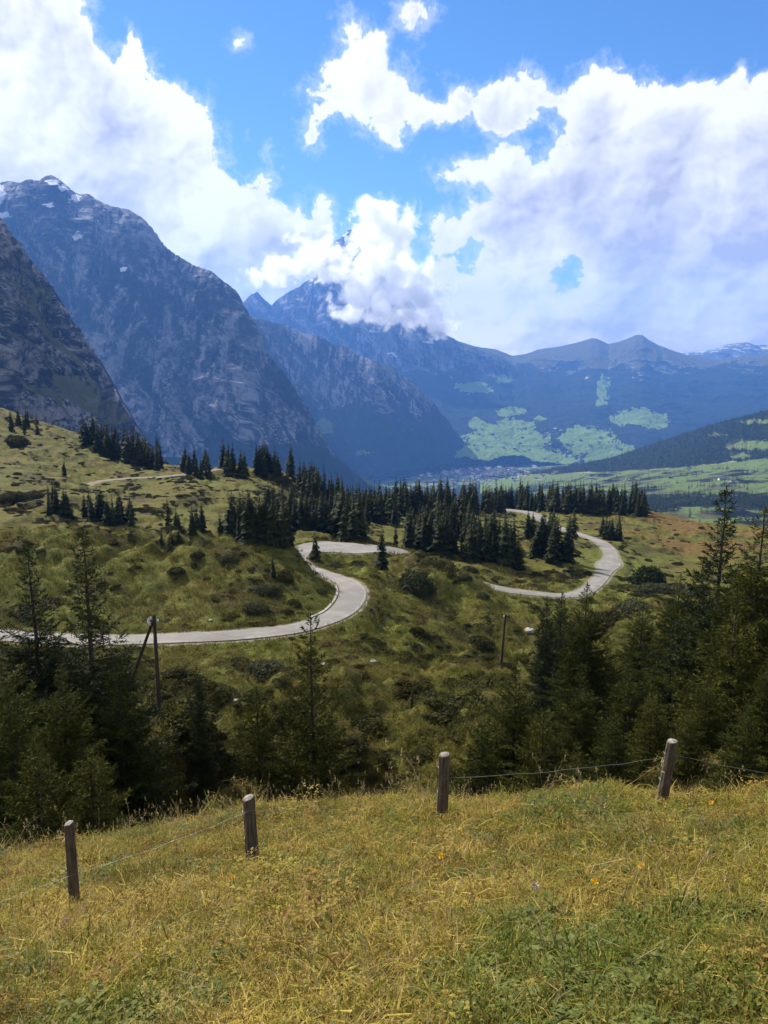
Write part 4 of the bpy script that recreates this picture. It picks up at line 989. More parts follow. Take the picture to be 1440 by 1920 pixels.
# ------------------------------------------------------------------ meadow grass
def blade_tuft(seed, n, hmin, hmax, width, spread, bend, mat, segs=3, name='grass_blades', seed_head=0.0):
    g = np.random.RandomState(seed); T = []
    a = g.rand(n) * 6.28; rad = spread * np.sqrt(g.rand(n)); root = np.stack([rad * np.cos(a), rad * np.sin(a), 0 * a - .02], 1)
    L = g.uniform(hmin, hmax, n); da = g.rand(n) * 6.28; d = np.stack([np.cos(da), np.sin(da), 0 * da], 1); w = np.stack([-d[:, 1], d[:, 0], 0 * da], 1)
    bd = bend * g.uniform(.2, 1.3, n); wd = width * g.uniform(.6, 1.3, n)
    side = np.stack([np.cos(da + 1.57), np.sin(da + 1.57), 0 * da], 1) * g.uniform(-.3, .3, n)[:, None]
    def P(t):
        ang = bd * t
        return root + L[:, None] * (d * (np.sin(ang) * t)[:, None] + side * (t * t)[:, None] + np.array([0, 0, 1.])[None] * (t * np.cos(ang * .9))[:, None])
    ts = np.linspace(0, 1, segs + 1)
    for i in range(segs):
        p, q = P(ts[i] + 0 * L), P(ts[i + 1] + 0 * L); w0 = (wd * (1 - ts[i] ** 2 * .9))[:, None] * w; w1 = (wd * (1 - ts[i + 1] ** 2))[:, None] * w
        T.append(np.stack([p - w0, p + w0, q + w1], 1))
        if i < segs - 1: T.append(np.stack([p - w0, q + w1, q - w1], 1))
    if seed_head:
        tip = P(np.full(n, .98))
        for k in range(7):
            o = g.normal(size=(n, 3)) * seed_head * .35; dn = np.array([0, 0, 1.]) * seed_head * g.uniform(-1.2, .4, (n, 1))
            T.append(np.stack([tip + dn + o * .3, tip + dn + o * .3 + w * seed_head * .28, tip + dn + o + [0, 0, seed_head * .55]], 1))
    return tris_mesh(name, np.concatenate(T), mat)
def leaf_tuft(seed, n, size, h, mat):
    g = np.random.RandomState(seed); T = []
    for k in range(n):
        a = g.rand() * 6.28; rr_ = g.uniform(0, .1); b = np.array([math.cos(a) * rr_, math.sin(a) * rr_, g.uniform(.02, h)]); a2 = g.rand() * 6.28
        d = np.array([math.cos(a2), math.sin(a2), g.uniform(-.1, .7)]); d /= np.linalg.norm(d); w = unit(np.cross(d, [0, 0, 1.])) ; L = size * g.uniform(.6, 1.4); m = b + d * L * .5 + [0, 0, .1 * L]; t = b + d * L - [0, 0, .15 * L]
        T += [(b, m + w * L * .28, m - [0, 0, .06 * L]), (b, m - [0, 0, .06 * L], m - w * L * .28), (m + w * L * .28, t, m - [0, 0, .06 * L]), (m - [0, 0, .06 * L], t, m - w * L * .28)]
    for k in range(max(2, n // 6)):
        a = g.rand() * 6.28; c = np.array([math.cos(a), math.sin(a), 0]) * .05
        T.append((c + [-.003, 0, -.02], c + [.003, 0, -.02], c * 1.5 + [0, 0, h]))
    return tris_mesh('weed_leaves', T, mat)
def grass_mat(name, dry, dry2, green, bias):
    m, nt, b = material(name, .85, .08)
    r = rnd_attr(nt); p = pos(nt)
    n = noise(nt, p, .75, 4, .55); n2 = noise(nt, p, 2.6, 3, .6); n3 = noise(nt, p, 38., 2, .5)
    c = mix(nt, r.step(.1, .9), dry, dry2)
    c = mix(nt, (n + (n2 - .5) * .5 + (r - .5) * .35 + bias).step(.46, .60), c, green)
    c = mix(nt, (noise(nt, p, .45, 4, .6) + (n2 - .5) * .6).step(.50, .60) * .75, c, tuple(k * .62 for k in dry))
    c = mix(nt, n3.step(.5, .68) * .5, c, tuple(min(1, k * 1.35) for k in dry2))
    nt.links.new(c.s, b.inputs['Base Color'])
    t = nt.nodes.new('ShaderNodeBsdfTranslucent'); nt.links.new(c.s, t.inputs[0]); x = nt.nodes.new('ShaderNodeMixShader'); x.inputs[0].default_value = .28
    o = nt.nodes['Material Output']; nt.links.new(b.outputs[0], x.inputs[1]); nt.links.new(t.outputs[0], x.inputs[2]); nt.links.new(x.outputs[0], o.inputs['Surface'])
    return m
def meadow():
    DRY = grass_mat('dry_grass', (0.145, 0.092, 0.022), (0.50, 0.385, 0.095), (0.19, 0.18, 0.024), -0.03)
    GRN = grass_mat('green_grass', (0.17, 0.165, 0.028), (0.26, 0.22, 0.045), (0.10, 0.13, 0.020), .04)
    YEL = foliage_mat('yellow_weed_leaves', (0.30, 0.25, 0.035), (0.24, 0.13, 0.03), (0.36, 0.32, 0.06), .4)
    LFG = foliage_mat('green_weed_leaves', (0.090, 0.115, 0.020), (0.14, 0.16, 0.026), (0.20, 0.20, 0.05), .35)
    STR = grass_mat('straw_stems', (0.30, 0.22, 0.10), (0.40, 0.31, 0.16), (0.26, 0.20, 0.09), -.3)
    K = [blade_tuft(1, 44, .04, .14, .0032, .10, 1.9, DRY), blade_tuft(2, 40, .05, .18, .0030, .11, 2.3, DRY), blade_tuft(3, 48, .03, .11, .0036, .10, 1.5, DRY), blade_tuft(4, 26, .08, .24, .0026, .08, 1.6, DRY),
         blade_tuft(5, 44, .04, .14, .0036, .09, 1.3, GRN), blade_tuft(6, 32, .06, .19, .0040, .08, 1.1, GRN),
         leaf_tuft(7, 20, .038, .07, LFG), leaf_tuft(8, 26, .032, .20, YEL), blade_tuft(9, 5, .30, .48, .0012, .07, .7, STR, seed_head=.03), blade_tuft(10, 7, .16, .34, .0016, .1, 2.4, STR)]
    g = np.random.RandomState(9)
    n = 26000
    az = g.uniform(R(-40), R(40), n); r = np.exp(g.uniform(math.log(1.7), math.log(15.0), n)) if False else np.sqrt(g.uniform(1.6 ** 2, 14.5 ** 2, n)); x, y = r * np.sin(az), r * np.cos(az)
    # thicker near by, where single blades can be told apart
    m2 = 8000; r2 = np.sqrt(g.uniform(1.6 ** 2, 6.5 ** 2, m2)); a2 = g.uniform(R(-42), R(42), m2); x = np.r_[x, r2 * np.sin(a2)]; y = np.r_[y, r2 * np.cos(a2)]; r = np.r_[r, r2]; n = len(x)
    h = ground(x, y); pl = -1.6 - MA * y + MB * x
    keep = h > pl - 1.6; x, y, h, r = x[keep], y[keep], h[keep], r[keep]; n = len(x)
    patch = fbm(x * .75, y * .75, 3, 4, .55, seed=700); rt = sst(x / y, -.05, .35) * .10 + sst(r, 5.5, 3.5) * sst(x, -1, .5) * .05; u = g.rand(n)
    green = sst(patch + rt, .02, .26)
    edge = sst(h * 0 + r, 8.0, 10.5)
    k = np.where(u < .22, 0, np.where(u < .5, 1, np.where(u < .78, 2, 3)))
    k = np.where(g.rand(n) < green * .75 + .08, 4 + (g.rand(n) < .4), k)
    k = np.where(g.rand(n) < green * .42 + .05, 6, k)
    yl = sst(fbm(x * .5, y * .5, 8, 3, seed=710), .0, .2) * (.10 + .35 * edge) * sst(x / y, .25, -.2)
    k = np.where(g.rand(n) < yl + .012, 7, k)
    k = np.where(g.rand(n) < .010 + .035 * edge, 8, k); k = np.where(g.rand(n) < .04, 9, k)
    s = np.exp(g.normal(0, .22, n)) * (.9 + .05 * edge) * (1 + .9 * fbm(x * 1.3, y * 1.3, 2, 3, seed=720)); sz = s * g.uniform(.75, 1.15, n)
    scatter('grass', K, np.stack([x, y, h], 1), g.rand(n) * 6.28, g.normal(.05, .16, n), g.normal(.05, .16, n), np.stack([s, s, sz], 1), k)
    # rough grass on the slopes below
    RG = grass_mat('rough_green_grass', (0.12, 0.112, 0.018), (0.17, 0.145, 0.025), (0.076, 0.088, 0.012), .03); RD = grass_mat('rough_dry_grass', (0.125, 0.095, 0.026), (0.17, 0.13, 0.045), (0.085, 0.080, 0.017), 0.0)
    K2 = [blade_tuft(21, 26, .12, .42, .012, .30, 1.0, RG, 2), blade_tuft(22, 26, .10, .36, .012, .32, 1.3, RD, 2), blade_tuft(23, 26, .10, .3, .013, .3, 1.0, RG, 2)]
    n = 70000
    az = g.uniform(R(-34), R(34), n); r = np.exp(g.uniform(math.log(12.5), math.log(150), n)); x, y = r * np.sin(az), r * np.cos(az); h, d1, d2, hb3, _ = ground(x, y, info=True)
    keep = (d1 > .4) & (d2 > 1.2); x, y, h, r = x[keep], y[keep], h[keep], r[keep]; n = len(x); s = (1 + .9 * sst(r, 30, 120)) * np.exp(g.normal(0, .25, n))
    k = np.where(fbm(x / 9, y / 9, 1, 3, seed=730) + g.normal(0, .12, n) > .05, 1, g.randint(0, 2, n) * 2)
    scatter('rough_grass', K2, np.stack([x, y, h], 1), g.rand(n) * 6.28, g.normal(0, .2, n), g.normal(0, .2, n), np.stack([s, s, s * .8], 1), k)
meadow()

def far_woods():
    """wooded slopes too far away to tell the trees apart"""
    g = np.random.RandomState(21)
    n = 42000
    az = g.uniform(R(-10), R(34), n); r = np.exp(g.uniform(math.log(700), math.log(4300), n)); x, y = r * np.sin(az), r * np.cos(az); h = valley_h(x, y)
    nn = np.maximum(fbm(x / 170, y / 170, 2, 5, .6, seed=580), fbm(x / 70, y / 70, 5, 4, .6, seed=597) * 1.1 - .12); dep = y * CP - h * SP; py = 960 - F * (y * SP + h * CP) / dep; px = 720 + F * x / dep
    f = nn + .30 * np.exp(-((py - 945) / 14) ** 2) + .2 * (1 - sst(px, 980, 1060)) - .05
    keep = (f > .10) | (g.rand(n) < .010); x, y, h = x[keep], y[keep], h[keep]; m = len(x)
    K = [far_spruce(60 + i, .2, 8, 6) for i in range(3)]
    s = g.uniform(11, 22, m)
    scatter('distant_woods', K, np.stack([x, y, h], 1), g.rand(m) * 6.28, np.zeros(m), np.zeros(m), np.stack([s, s, s], 1), g.randint(0, 3, m)); print('far woods', m)
    # hill
    P = np.array(HILL); n = 26000
    px = g.uniform(930, 1700, n); v = g.uniform(0, 1, n)
    rp, zr, bp, zb = (np.interp(px, P[:, 0], P[:, i]) for i in (1, 2, 3, 4))
    A = np.stack(at(px, rp, zr), 1); B = np.stack(at(px, bp, zb), 1); Q = B * (1 - v)[:, None] + A * v[:, None]
    o = bpy.data.objects['hill']; me = o.data; nu, nv = 420, 160
    co = np.empty(len(me.vertices) * 3, np.float32); me.vertices.foreach_get('co', co); co = co.reshape(-1, 3)
    cv = np.empty(len(me.vertices) * 4, np.float32); me.attributes['cover'].data.foreach_get('color', cv); cv = cv.reshape(-1, 4)
    i = g.randint(0, nu * nv, n); keep = (cv[i, 2] > .55) | (g.rand(n) < .02); i = i[keep]; m = len(i); Q = co[i] + g.normal(0, 4, (m, 3)) * [1, 1, 0]
    s = g.uniform(12, 21, m)
    scatter('hill_forest', K, Q - [0, 0, 2], g.rand(m) * 6.28, np.zeros(m), np.zeros(m), np.stack([s, s, s], 1), g.randint(0, 3, m)); print('hill', m)
far_woods()
# ------------------------------------------------------------------ fence
def wood_mat(name, c0, c1, scale=(40, 40, 3)):
    m, nt, b = material(name, .9, .15); tc = nt.nodes.new('ShaderNodeTexCoord')
    mp = nt.nodes.new('ShaderNodeMapping'); mp.inputs['Scale'].default_value = scale; nt.links.new(tc.outputs['Object'], mp.inputs[0])
    n = noise(nt, mp.outputs[0], 1.0, 6, .65); n2 = noise(nt, tc.outputs['Object'], 6.0, 4, .6)
    c = mix(nt, n.step(.34, .68), c0, c1); c = mix(nt, n2.step(.5, .7) * .5, c, tuple(k * .45 for k in c0))
    nt.links.new(c.s, b.inputs['Base Color']); bump(nt, b, n, .8, .012)
    return m
WEATH = wood_mat('weathered_wood', (0.060, 0.045, 0.030), (0.17, 0.135, 0.095))
ENDG = wood_mat('pale_end_grain', (0.16, 0.14, 0.115), (0.34, 0.31, 0.27), (30, 30, 30))  # end grain, paler with the light on the sawn cut painted in
POLEM = wood_mat('tarred_pole_wood', (0.035, 0.026, 0.02), (0.085, 0.062, 0.045), (14, 14, 1))
def metal(name, c, rough=.5):
    m, nt, b = material(name, rough, .5); b.inputs['Base Color'].default_value = (*c, 1); b.inputs['Metallic'].default_value = .7
    return m
WIRE = metal('galvanised_wire', (0.22, 0.22, 0.21)); CABLE = metal('power_cable', (0.10, 0.10, 0.10))
PORC, _nt, _b = material('white_porcelain', .3, .5); _b.inputs['Base Color'].default_value = (.72, .72, .70, 1)
def post_mesh(seed, h, w, slant, split=False):
    """a split round post with an uneven, bevelled and chamfered section"""
    g = np.random.RandomState(seed); sides = 11; zs = np.concatenate([[-.35, 0], np.linspace(.05, h - .03, 12), [h - .008, h]])
    a = np.linspace(0, 2 * np.pi, sides, endpoint=False); prof = (1 + g.uniform(-.10, .08, sides)); prof[2] *= .9
    V_ = []
    for i, z in enumerate(zs):
        k = 1.06 - .10 * z / h + .02 * math.sin(z * 9 + seed); k *= (.86 if i == len(zs) - 1 else 1)
        rr_ = w / 2 * k * prof * (1 + g.uniform(-.03, .03, sides))
        V_.append(np.stack([np.cos(a) * rr_, np.sin(a) * rr_ * .92, z + (slant * np.cos(a) * w / 2 + .3 * slant * np.sin(a) * w if i >= len(zs) - 2 else 0 * a) + g.uniform(-.003, .003, sides) * (i >= len(zs) - 2)], 1))
    v = np.concatenate(V_); q = []
    for i in range(len(zs) - 1):
        for k in range(sides): q.append((i * sides + k, i * sides + (k + 1) % sides, (i + 1) * sides + (k + 1) % sides, (i + 1) * sides + k))
    body = mesh_np('post_body', v, q, smooth=False, mats=[WEATH])
    # the sawn, slightly peaked end
    top = V_[-1] + [0, 0, .002]; c = top.mean(0) + [w * .05, 0, w * .14]
    tv = np.concatenate([top * [1, 1, 1], top - [0, 0, .012], [c]]); t = [(k, (k + 1) % sides, 2 * sides) for k in range(sides)]; qq = [(k + sides, (k + 1) % sides + sides, (k + 1) % sides, k) for k in range(sides)]
    cap = mesh_np('post_end', tv, np.array(qq), np.array(t), smooth=False, mats=[ENDG])
    return body, cap
def sag_wire(a, b, sag, r, n=14, jitter=0.0, sides=4):
    a, b = np.array(a, float), np.array(b, float); t = np.linspace(0, 1, n)[:, None]
    p = a * (1 - t) + b * t; p[:, 2] -= sag * 4 * (t * (1 - t))[:, 0]
    if jitter: p[1:-1] += np.random.RandomState(3).normal(0, jitter, (n - 2, 3))
    return cone_tube(p, np.full(n, r), sides)
def fence():
    # photo x / y of foot, depth, height, width, lean (sideways), slant of the sawn end
    P = [(140, 1694, 7.27, .835, .092, (0.0, .01), .25, 'weathered fence post furthest down the slope, with a pointed pale end'), (474, 1626, 7.96, .745, .125, (0.02, -.03), .22, 'thick weathered fence post with a slanted pale end'),
         (829, 1548, 8.77, .78, .128, (-.02, .02), .12, 'upright round fence post with a flat pale end'), (1240, 1500, 8.36, .735, .125, (0.0, .10), .10, 'leaning split fence post on the right, highest of the four')]
    root = bpy.data.objects.new('wire_fence', None); COL.objects.link(root); tag(root, 'weathered wooden posts strung with thin wire along the meadow edge', 'fence')
    tops = []
    for i, (px, py, Z, h, w, (ly, lx), sl, lab) in enumerate(P):
        x, y, z = at(px, py, Z); z = float(ground([x], [y])[0])
        if i == 0: root.location = (x, y, z)
        b, c = post_mesh(i + 5, h, w, sl)
        o = link('post', b, root); o.location = (x - root.location.x, y - root.location.y, z - root.location.z); o.rotation_euler = (-ly, lx, 0); o['label'] = lab
        link('post_end', c, o)
        for k in range(2):        # staples
            v, q = cone_tube([(-w * .5, -.03, h * .8 - k * .3), (-w * .56, 0, h * .8 - k * .3 + .01), (-w * .5, .03, h * .8 - k * .3)], [.003] * 3, 4)
            link('staple', mesh_np('staple', v, q, mats=[WIRE]), o)
        tops.append((x, y, z, h, lx))
    def pt(i, f):
        x, y, z, h, lx = tops[i]; return (x + lx * h * f - root.location.x, y - .06 - root.location.y, z + h * f - root.location.z)
    runs = [(pt(0, .40), pt(1, .85), .03), (pt(1, .86), pt(2, .42), .05), (pt(2, .66), pt(3, .80), .04)]
    x, y, z, h, lx = tops[3]; runs.append((pt(3, .82), (pt(3, .82)[0] + 3.0, pt(3, .82)[1] - 1.2, pt(3, .82)[2] + .05), .05))
    runs.append(((pt(0, .38)[0] - 2.2, pt(0, .38)[1] - .5, pt(0, .38)[2] - .55), pt(0, .40), .02))
    for a, b, s in runs:
        v, q = sag_wire(a, b, s, .0017, 16, .004); link('wire', mesh_np('wire', v, q, mats=[WIRE]), root)
fence()

# ------------------------------------------------------------------ utility poles and lines
def pole(px, pbase, ptop, Z, label, brace=None, lean=0.0):
    x, y, z0 = at(px, pbase, Z); z = float(ground([x], [y])[0]); _, _, zt = at(px, ptop, Z); H = zt - z
    r = bpy.data.objects.new('utility_pole', None); COL.objects.link(r); r.location = (x, y, z); tag(r, label, 'utility pole')
    r.rotation_euler = (0, lean, 0)
    v, q = cone_tube([(0, 0, -1), (0, 0, H * .5), (0, 0, H)], [.155, .135, .11], 10); link('pole_shaft', mesh_np('pole_shaft', v, q, mats=[POLEM]), r)
    v, q = cone_tube([(0, 0, H), (0, 0, H + .06), (0, 0, H + .12)], [.13, .12, .01], 10); link('pole_cap', mesh_np('pole_cap', v, q, mats=[POLEM]), r)
    for k, (dx, dz) in enumerate([(-.24, -.25), (.24, -.42), (-.24, -.65)] if brace else [(-.13, -.2)]):
        v, q = cone_tube([(0, 0, H + dz - .05), (dx, 0, H + dz - .05), (dx, 0, H + dz)], [.018] * 3, 5)
        b = link('bracket', mesh_np('bracket', v, q, mats=[WIRE]), r)
        v, q = cone_tube([(dx, 0, H + dz), (dx, 0, H + dz + .05), (dx, 0, H + dz + .1), (dx, 0, H + dz + .17), (dx, 0, H + dz + .2)], [.05, .085, .05, .075, .02], 8)
        link('insulator', mesh_np('insulator', v, q, mats=[PORC]), b)
    if brace:
        bx, by, bz = at(*brace); bz = float(ground([bx], [by])[0])
        v, q = cone_tube([(-.12, -.05, H * .955), ((bx - x) * .5 - .05, (by - y) * .5, (bz - z + H * .95) * .5), (bx - x, by - y, bz - z - .6)], [.10, .115, .125], 9)
        link('brace', mesh_np('brace', v, q, mats=[POLEM]), r)
        v, q = cone_tube([(-.38, -.06, H * .93), (-.38, -.06, H * .955), (-.38, -.06, H * .975), (-.38, -.06, H * .99)], [.06, .09, .06, .03], 8)
        link('insulator', mesh_np('insulator', v, q, mats=[PORC]), r)
    # pale marker plate low on the shaft
    v, q = cone_tube([(0, 0, .35), (0, 0, .62)], [.165, .165], 10); link('marker_band', mesh_np('marker_band', v, q, mats=[PORC]), r)
    return np.array([x + math.sin(lean) * H, y, z + H * math.cos(lean)])
T1 = pole(300, 1352, 1143, 54, 'near utility pole with white insulators and a slanting brace pole', brace=(214, 1300, 58))
T2 = pole(937, 1262, 1147, 80, 'far slightly leaning utility pole above the heath, right of the middle', lean=.055)
def line(a, b, sag, r, lab):
    v, q = sag_wire(a, b, sag, r, 24); o = link('power_line', mesh_np('power_line', v, q, mats=[CABLE])); tag(o, lab, 'power line', None)
line(T1 + [.24, 0, -.25], T2 + [-.24, 0, -.3], 2.6, .006, 'thin cable sagging from the braced pole to the leaning pole')
line(T2 + [.24, 0, -.45], np.array(at(1500, 1190, 62)), 1.0, .013, 'thin cable running from the leaning pole into the right hand thicket')

# ------------------------------------------------------------------ stones
def rock_mesh(seed):
    g = np.random.RandomState(seed); import bmesh
    bm = bmesh.new(); bmesh.ops.create_icosphere(bm, subdivisions=3, radius=1)
    for v in bm.verts:
        n = float(fbm(v.co.x * 1.3, v.co.y * 1.3, v.co.z * 1.3 + seed, 4, seed=800)); v.co *= (1 + .9 * n); v.co.z *= .6
    me = bpy.data.meshes.new('stone'); bm.to_mesh(me); bm.free(); me.materials.append(STONEM); return me
STONEM, _nt, _b = material('pale_limestone_boulder'); _n = noise(_nt, pos(_nt), 3, 5, .6); _nt.links.new(mix(_nt, _n.step(.35, .65), (.22, .21, .19), (.48, .46, .42)).s, _b.inputs['Base Color'])
RK = [rock_mesh(i) for i in range(3)]
for i, (px, py, s, lab) in enumerate([(992, 1186, .75, 'pale boulder in the heath right of the leaning pole'), (608, 1247, .25, 'small pale stone below the near bend'), (442, 1318, .35, 'grey stone beside the open spruce'), (395, 1165, .22, 'small pale stone on the grass above the road'),
                                      (60, 1110, .3, 'small pale stone low on the green knoll'), (700, 1243, .3, 'small pale stone on the heath ridge'), (330, 1378, .2, 'small bright stone right of the utility pole foot')]):
    h = hit(px, py)
    if h: o = link('boulder', RK[i % 3]); o.location = h[:3]; o.scale = (s, s, s * .8); o.rotation_euler = (0, 0, i); tag(o, lab, 'rock')

# ------------------------------------------------------------------ flowers in the meadow
def flower_parts(kind, seed):
    g = np.random.RandomState(seed); T = []
    if kind == 'yellow':
        for k in range(26):
            a = g.rand() * 6.28; el = g.uniform(.1, 1.3); d = np.array([math.cos(a) * math.cos(el), math.sin(a) * math.cos(el), math.sin(el)]); w = unit(np.cross(d, [0.1, 0, 1.])) * .004; L = .021 * g.uniform(.7, 1.1)
            T += [(-w * .4, w * .4, d * L + w), (-w * .4, d * L + w, d * L - w)]
    else:
        for k in range(90):
            d = unit(g.normal(size=3)); d[2] = abs(d[2]) * .7; w = unit(np.cross(d, g.normal(size=3))) * .005; L = .038 * g.uniform(.4, 1.1); T.append((-w, w, d * L))
    return T
FY, _nt, _b = material('yellow_petals', .6, .2); _b.inputs['Base Color'].default_value = (.85, .48, .01, 1)
FW, _nt, _b = material('silvery_thistle_bracts', .6, .3); _b.inputs['Base Color'].default_value = (.55, .44, .36, 1)
STEMG, _nt, _b = material('green_stem'); _b.inputs['Base Color'].default_value = (.08, .12, .03, 1)
for i, (px, py, Z, kind, lab) in enumerate([(827, 1608, 6.8, 'yellow', 'yellow hawkbit flower below the upright round fence post'), (1200, 1632, 5.7, 'yellow', 'yellow hawkbit flower low beneath the leaning fence post'), (1114, 1664, 5.6, 'yellow', 'yellow hawkbit flower right of the silvery thistle head'),
        (1331, 1505, 7.4, 'yellow', 'yellow hawkbit flower right of the leaning fence post'), (438, 1646, 7.1, 'yellow', 'orange yellow flower at the foot of the thick slanted post'), (588, 1634, 6.9, 'yellow', 'small yellow flower between the two middle fence posts'), (940, 1516, 7.9, 'yellow', 'small orange flower right of the upright round post'),
        (1000, 1671, 5.7, 'thistle', 'pale silvery thistle head open flat in the grass'), (125, 1732, 6.0, 'thistle', 'pale dried seed head below the lowest fence post')]):
    x, y, z = at(px, py, Z); gz = float(ground([x], [y])[0])
    # stand on the ground under the line of sight
    h = hit(px, py + 26, 3, 16)
    if h: x, y, gz, _ = h
    ray_z = (960 - py) / F
    tz = z if h is None else y / (CP + (960 - py) / F * SP) * ((960 - py) / F * CP - SP)
    hh = min(max(tz - gz, .14), .30); s = 1.25 if kind == 'yellow' else 1.35
    r = bpy.data.objects.new('meadow_flower' if kind == 'yellow' else 'thistle', None); COL.objects.link(r); r.location = (x, y, gz); tag(r, lab, 'flower' if kind == 'yellow' else 'thistle')
    hd = tris_mesh('flower_head', flower_parts(kind, i), FY if kind == 'yellow' else FW); o = link('flower_head', hd, r); o.location = (0, 0, hh); o.scale = (s, s, s); o.rotation_euler = (R(35), R(10 * (i - 4)), 0)
    v, q = cone_tube([(0, 0, -.02), (.01, 0, hh * .5), (0, 0, hh)], [.0022, .002, .0016], 4); link('stem', mesh_np('stem', v, q, mats=[STEMG]), r)

# ------------------------------------------------------------------ houses
def wallm(name, c):
    m, nt, b = material(name, .9, .1); b.inputs['Base Color'].default_value = (*c, 1); return m
WALLS = [wallm('white_render', (.85, .83, .78)), wallm('brown_timber', (.13, .085, .055)), wallm('cream_render', (.55, .48, .38))]
ROOFS = [wallm('grey_slate_roof', (.12, .115, .11)), wallm('brown_tile_roof', (.17, .10, .07)), wallm('pale_sheet_roof', (.34, .33, .32))]
GLASSM, _nt, _b = material('window_glass', .15, .5); _b.inputs['Base Color'].default_value = (.03, .035, .045, 1)
def wall_mesh(m):
    v = [(-.5, -.4, -.4), (.5, -.4, -.4), (.5, .4, -.4), (-.5, .4, -.4), (-.5, -.4, .5), (.5, -.4, .5), (.5, .4, .5), (-.5, .4, .5), (-.5, 0, .78), (.5, 0, .78)]
    return mesh_np('house_walls', v, [(0, 1, 5, 4), (2, 3, 7, 6), (3, 2, 1, 0)], [(0, 4, 3), (4, 7, 3), (4, 8, 7), (1, 2, 6), (1, 6, 5), (5, 6, 9)], smooth=False, mats=[m])
def roof_mesh(m):
    v = []
    for s in (-1, 1):
        v += [(-.62, s * .58, .38), (.62, s * .58, .38), (.62, 0, .80), (-.62, 0, .80), (-.62, s * .58, .43), (.62, s * .58, .43), (.62, 0, .85), (-.62, 0, .85)]
    q = []
    for o in (0, 8): q += [tuple(o + k for k in f) for f in ((0, 1, 2, 3), (4, 5, 6, 7), (0, 1, 5, 4), (1, 2, 6, 5), (3, 0, 4, 7))]
    return mesh_np('house_roof', v, q, smooth=False, mats=[m])
WM = [wall_mesh(m) for m in WALLS]; RM = [roof_mesh(m) for m in ROOFS]
def win_mesh():
    v, q = [], []
    for (x, z) in [(-.3, .1), (0, .1), (.3, .1), (-.3, .34), (0, .34), (.3, .34)]:
        o = len(v); v += [(x - .06, -.404, z - .06), (x + .06, -.404, z - .06), (x + .06, -.404, z + .06), (x - .06, -.404, z + .06)]; q.append((o, o + 1, o + 2, o + 3))
    return mesh_np('windows', v, q, smooth=False, mats=[GLASSM])
WINM = win_mesh()
def surface_point(px, py):
    """where the line of sight meets the built country beyond 600 m"""
    from mathutils import Vector as Vv
    a, y, z = ray(px, py); d = Vv((float(a), float(y), float(z))).normalized()
    best = None
    for o, tree in BVH:
        loc, nrm, i, dist = tree.ray_cast(Vv((0, 0, 0)), d)
        if loc is not None and (best is None or dist < best[1]): best = (loc, dist, nrm)
    return best
from mathutils.bvhtree import BVHTree
def bvh_of(o):
    me = o.data; n = len(me.vertices); co = np.empty(n * 3, np.float32); me.vertices.foreach_get('co', co)
    return BVHTree.FromPolygons(co.reshape(-1, 3).tolist(), [tuple(p.vertices) for p in me.polygons])
BVH = [(o, bvh_of(o)) for o in (bpy.data.objects['valley'], bpy.data.objects['hill'], bpy.data.objects['mountain.004'])]
def house(px, py, wpx, label, group, name, k, rot):
    s = surface_point(px, py)
    if s is None or s[1] > 10500: return False
    loc, dist, _ = s; w = wpx * dist / F
    r = bpy.data.objects.new(name, None); COL.objects.link(r); r.location = loc; r.scale = (w, w, w * .8); r.rotation_euler = (0, 0, rot); tag(r, label, 'house' if name == 'house' else 'chalet', group)
    link('walls', WM[k % 3], r); link('roof', RM[(k // 3) % 3], r)
    if name != 'house': link('windows', WINM, r)
    return True
def village():
    g = np.random.RandomState(31); n = 0; XY = []
    while n < 230:
        px = g.normal(885, 62); py = g.normal(887, 9) + (px - 885) * -.04
        if not (765 < px < 1050 and 868 < py < 912): continue
        if any(abs(px - a) < 2.6 and abs(py - b) < 1.6 for a, b in XY): continue
        XY.append((px, py)); n += 1
        house(px, py, g.uniform(4.2, 7.0), 'tiny house in the crowded village on the valley floor', 'village houses on the valley floor', 'house', g.choice([0, 0, 2, 1, 3, 4, 6, 7, 8]), g.uniform(-.6, .6))
    for i in range(55):
        px = g.uniform(890, 1170); py = g.uniform(805, 872)
        house(px, py, g.uniform(3.2, 4.8), 'tiny farmhouse scattered on the sunlit meadows above the village', 'farmhouses on the sunlit meadows above the village', 'house', g.choice([0, 2, 1, 4, 7]), g.uniform(-.6, .6))
    for i, (px, py, w, lab) in enumerate([(1352, 900, 9, 'pale chalet on the wide right hand pasture, left of its twin'), (1372, 903, 8, 'pale chalet on the right hand pasture, right of its twin'), (1258, 897, 6, 'small chalet above the pasture trees'), (1292, 880, 6, 'small chalet at the foot of the forested hill'),
                                     (1228, 915, 6, 'small brown barn on the lower left pasture'), (1180, 902, 5, 'small barn left of the pasture chalets'), (1408, 888, 6, 'small barn high at the right edge of the pasture'), (1120, 905, 5, 'small barn near the forest band'), (1320, 934, 7, 'brown barn on the pasture strip behind the ragged spruces')]):
        house(px, py, w, lab, None, 'alpine_chalet', (0, 2, 1, 0, 1, 1, 2, 0, 1)[i], .3 * i)
village()

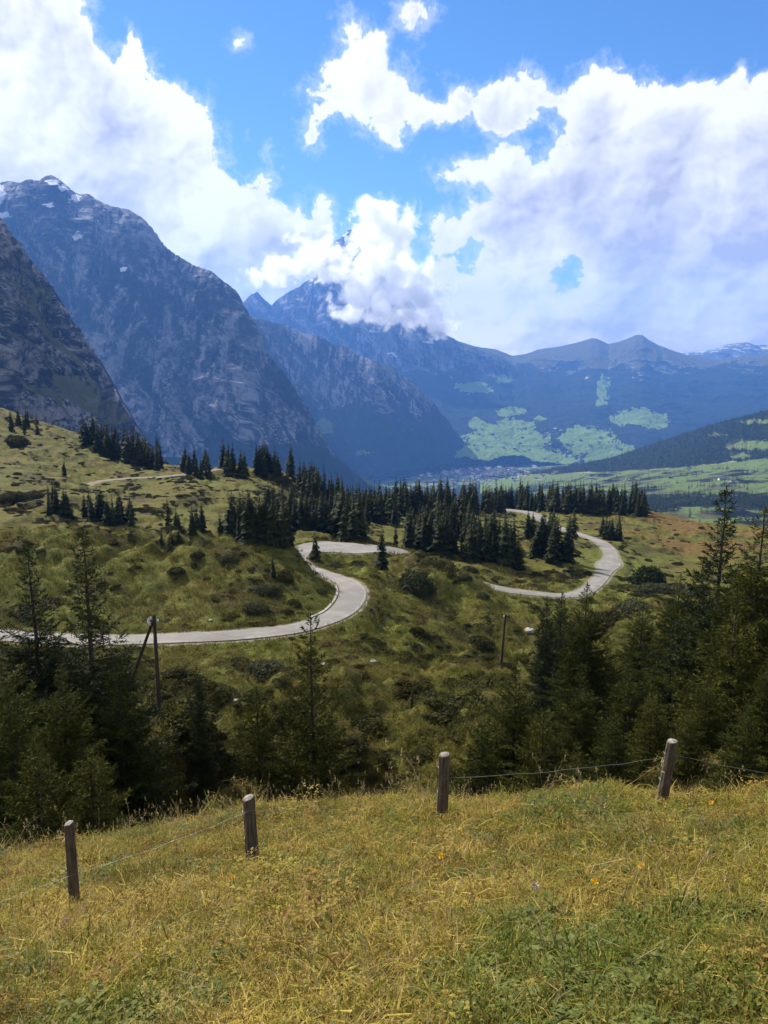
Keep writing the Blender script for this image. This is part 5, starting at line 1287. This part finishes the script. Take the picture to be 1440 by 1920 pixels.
# ------------------------------------------------------------------ the cloud that hangs against the middle peak
def cloud_bank():
    m = bpy.data.materials.new('cloud_vapour'); m.use_nodes = True; nt = m.node_tree; nt.nodes.clear()
    o = nt.nodes.new('ShaderNodeOutputMaterial'); pv = nt.nodes.new('ShaderNodeVolumePrincipled')
    tc = nt.nodes.new('ShaderNodeTexCoord'); p = tc.outputs['Object']
    L = None
    PUFF = [(590, 478, 44, 34), (640, 500, 26, 22), (545, 505, 44, 20), (500, 520, 40, 14), (690, 400, 26, 22), (760, 430, 24, 40), (800, 590, 40, 26), (830, 610, 34, 16), (755, 520, 50, 50), (715, 440, 45, 48), (735, 405, 22, 24), (700, 490, 60, 50), (690, 540, 62, 44), (735, 545, 60, 55), (760, 585, 44, 34), (665, 560, 40, 30), (720, 590, 40, 26), (650, 590, 24, 14), (790, 560, 36, 34), (650, 500, 24, 24), (620, 520, 26, 18)]
    Z = 6900.0; c0 = np.array(at(690, 520, Z))
    for (px, py, rx, ry) in PUFF:
        c = np.array(at(px, py, Z)) - c0
        c[1] = 120 * math.sin(px)
        q = vmath(nt, 'SUBTRACT', p, tuple(c)); q = vmath(nt, 'MULTIPLY', q, (F / rx / Z, 1 / 230., F / ry / Z))
        ln = nt.nodes.new('ShaderNodeVectorMath'); ln.operation = 'LENGTH'; nt.links.new(q, ln.inputs[0])
        f = 1.0 - V(nt, ln.outputs['Value']); L = f if L is None else L.max(f)
    n = noise(nt, p, 1 / 170., 8, .66, .5) 
    d = (L * 1.1 + (n - .5) * 7.0 - .1).step(0.0, .8) * 0.013
    nt.links.new(d.s, pv.inputs['Density']); pv.inputs['Color'].default_value = (.995, .995, 1, 1); pv.inputs['Anisotropy'].default_value = .35
    pv.inputs['Emission Color'].default_value = (.8, .87, 1, 1)
    nt.links.new(pv.outputs[0], o.inputs['Volume'])
    bx = [(x, y, z) for x in (-1250, 950) for y in (-330, 330) for z in (-560, 720)]
    q = [(0, 1, 3, 2), (4, 6, 7, 5), (0, 4, 5, 1), (2, 3, 7, 6), (0, 2, 6, 4), (1, 5, 7, 3)]
    ob = link('cloud', mesh_np('cloud', bx, q, smooth=False, mats=[m])); ob.location = c0
    tag(ob, 'white cloud bank hanging against the middle peak', 'cloud')
cloud_bank()
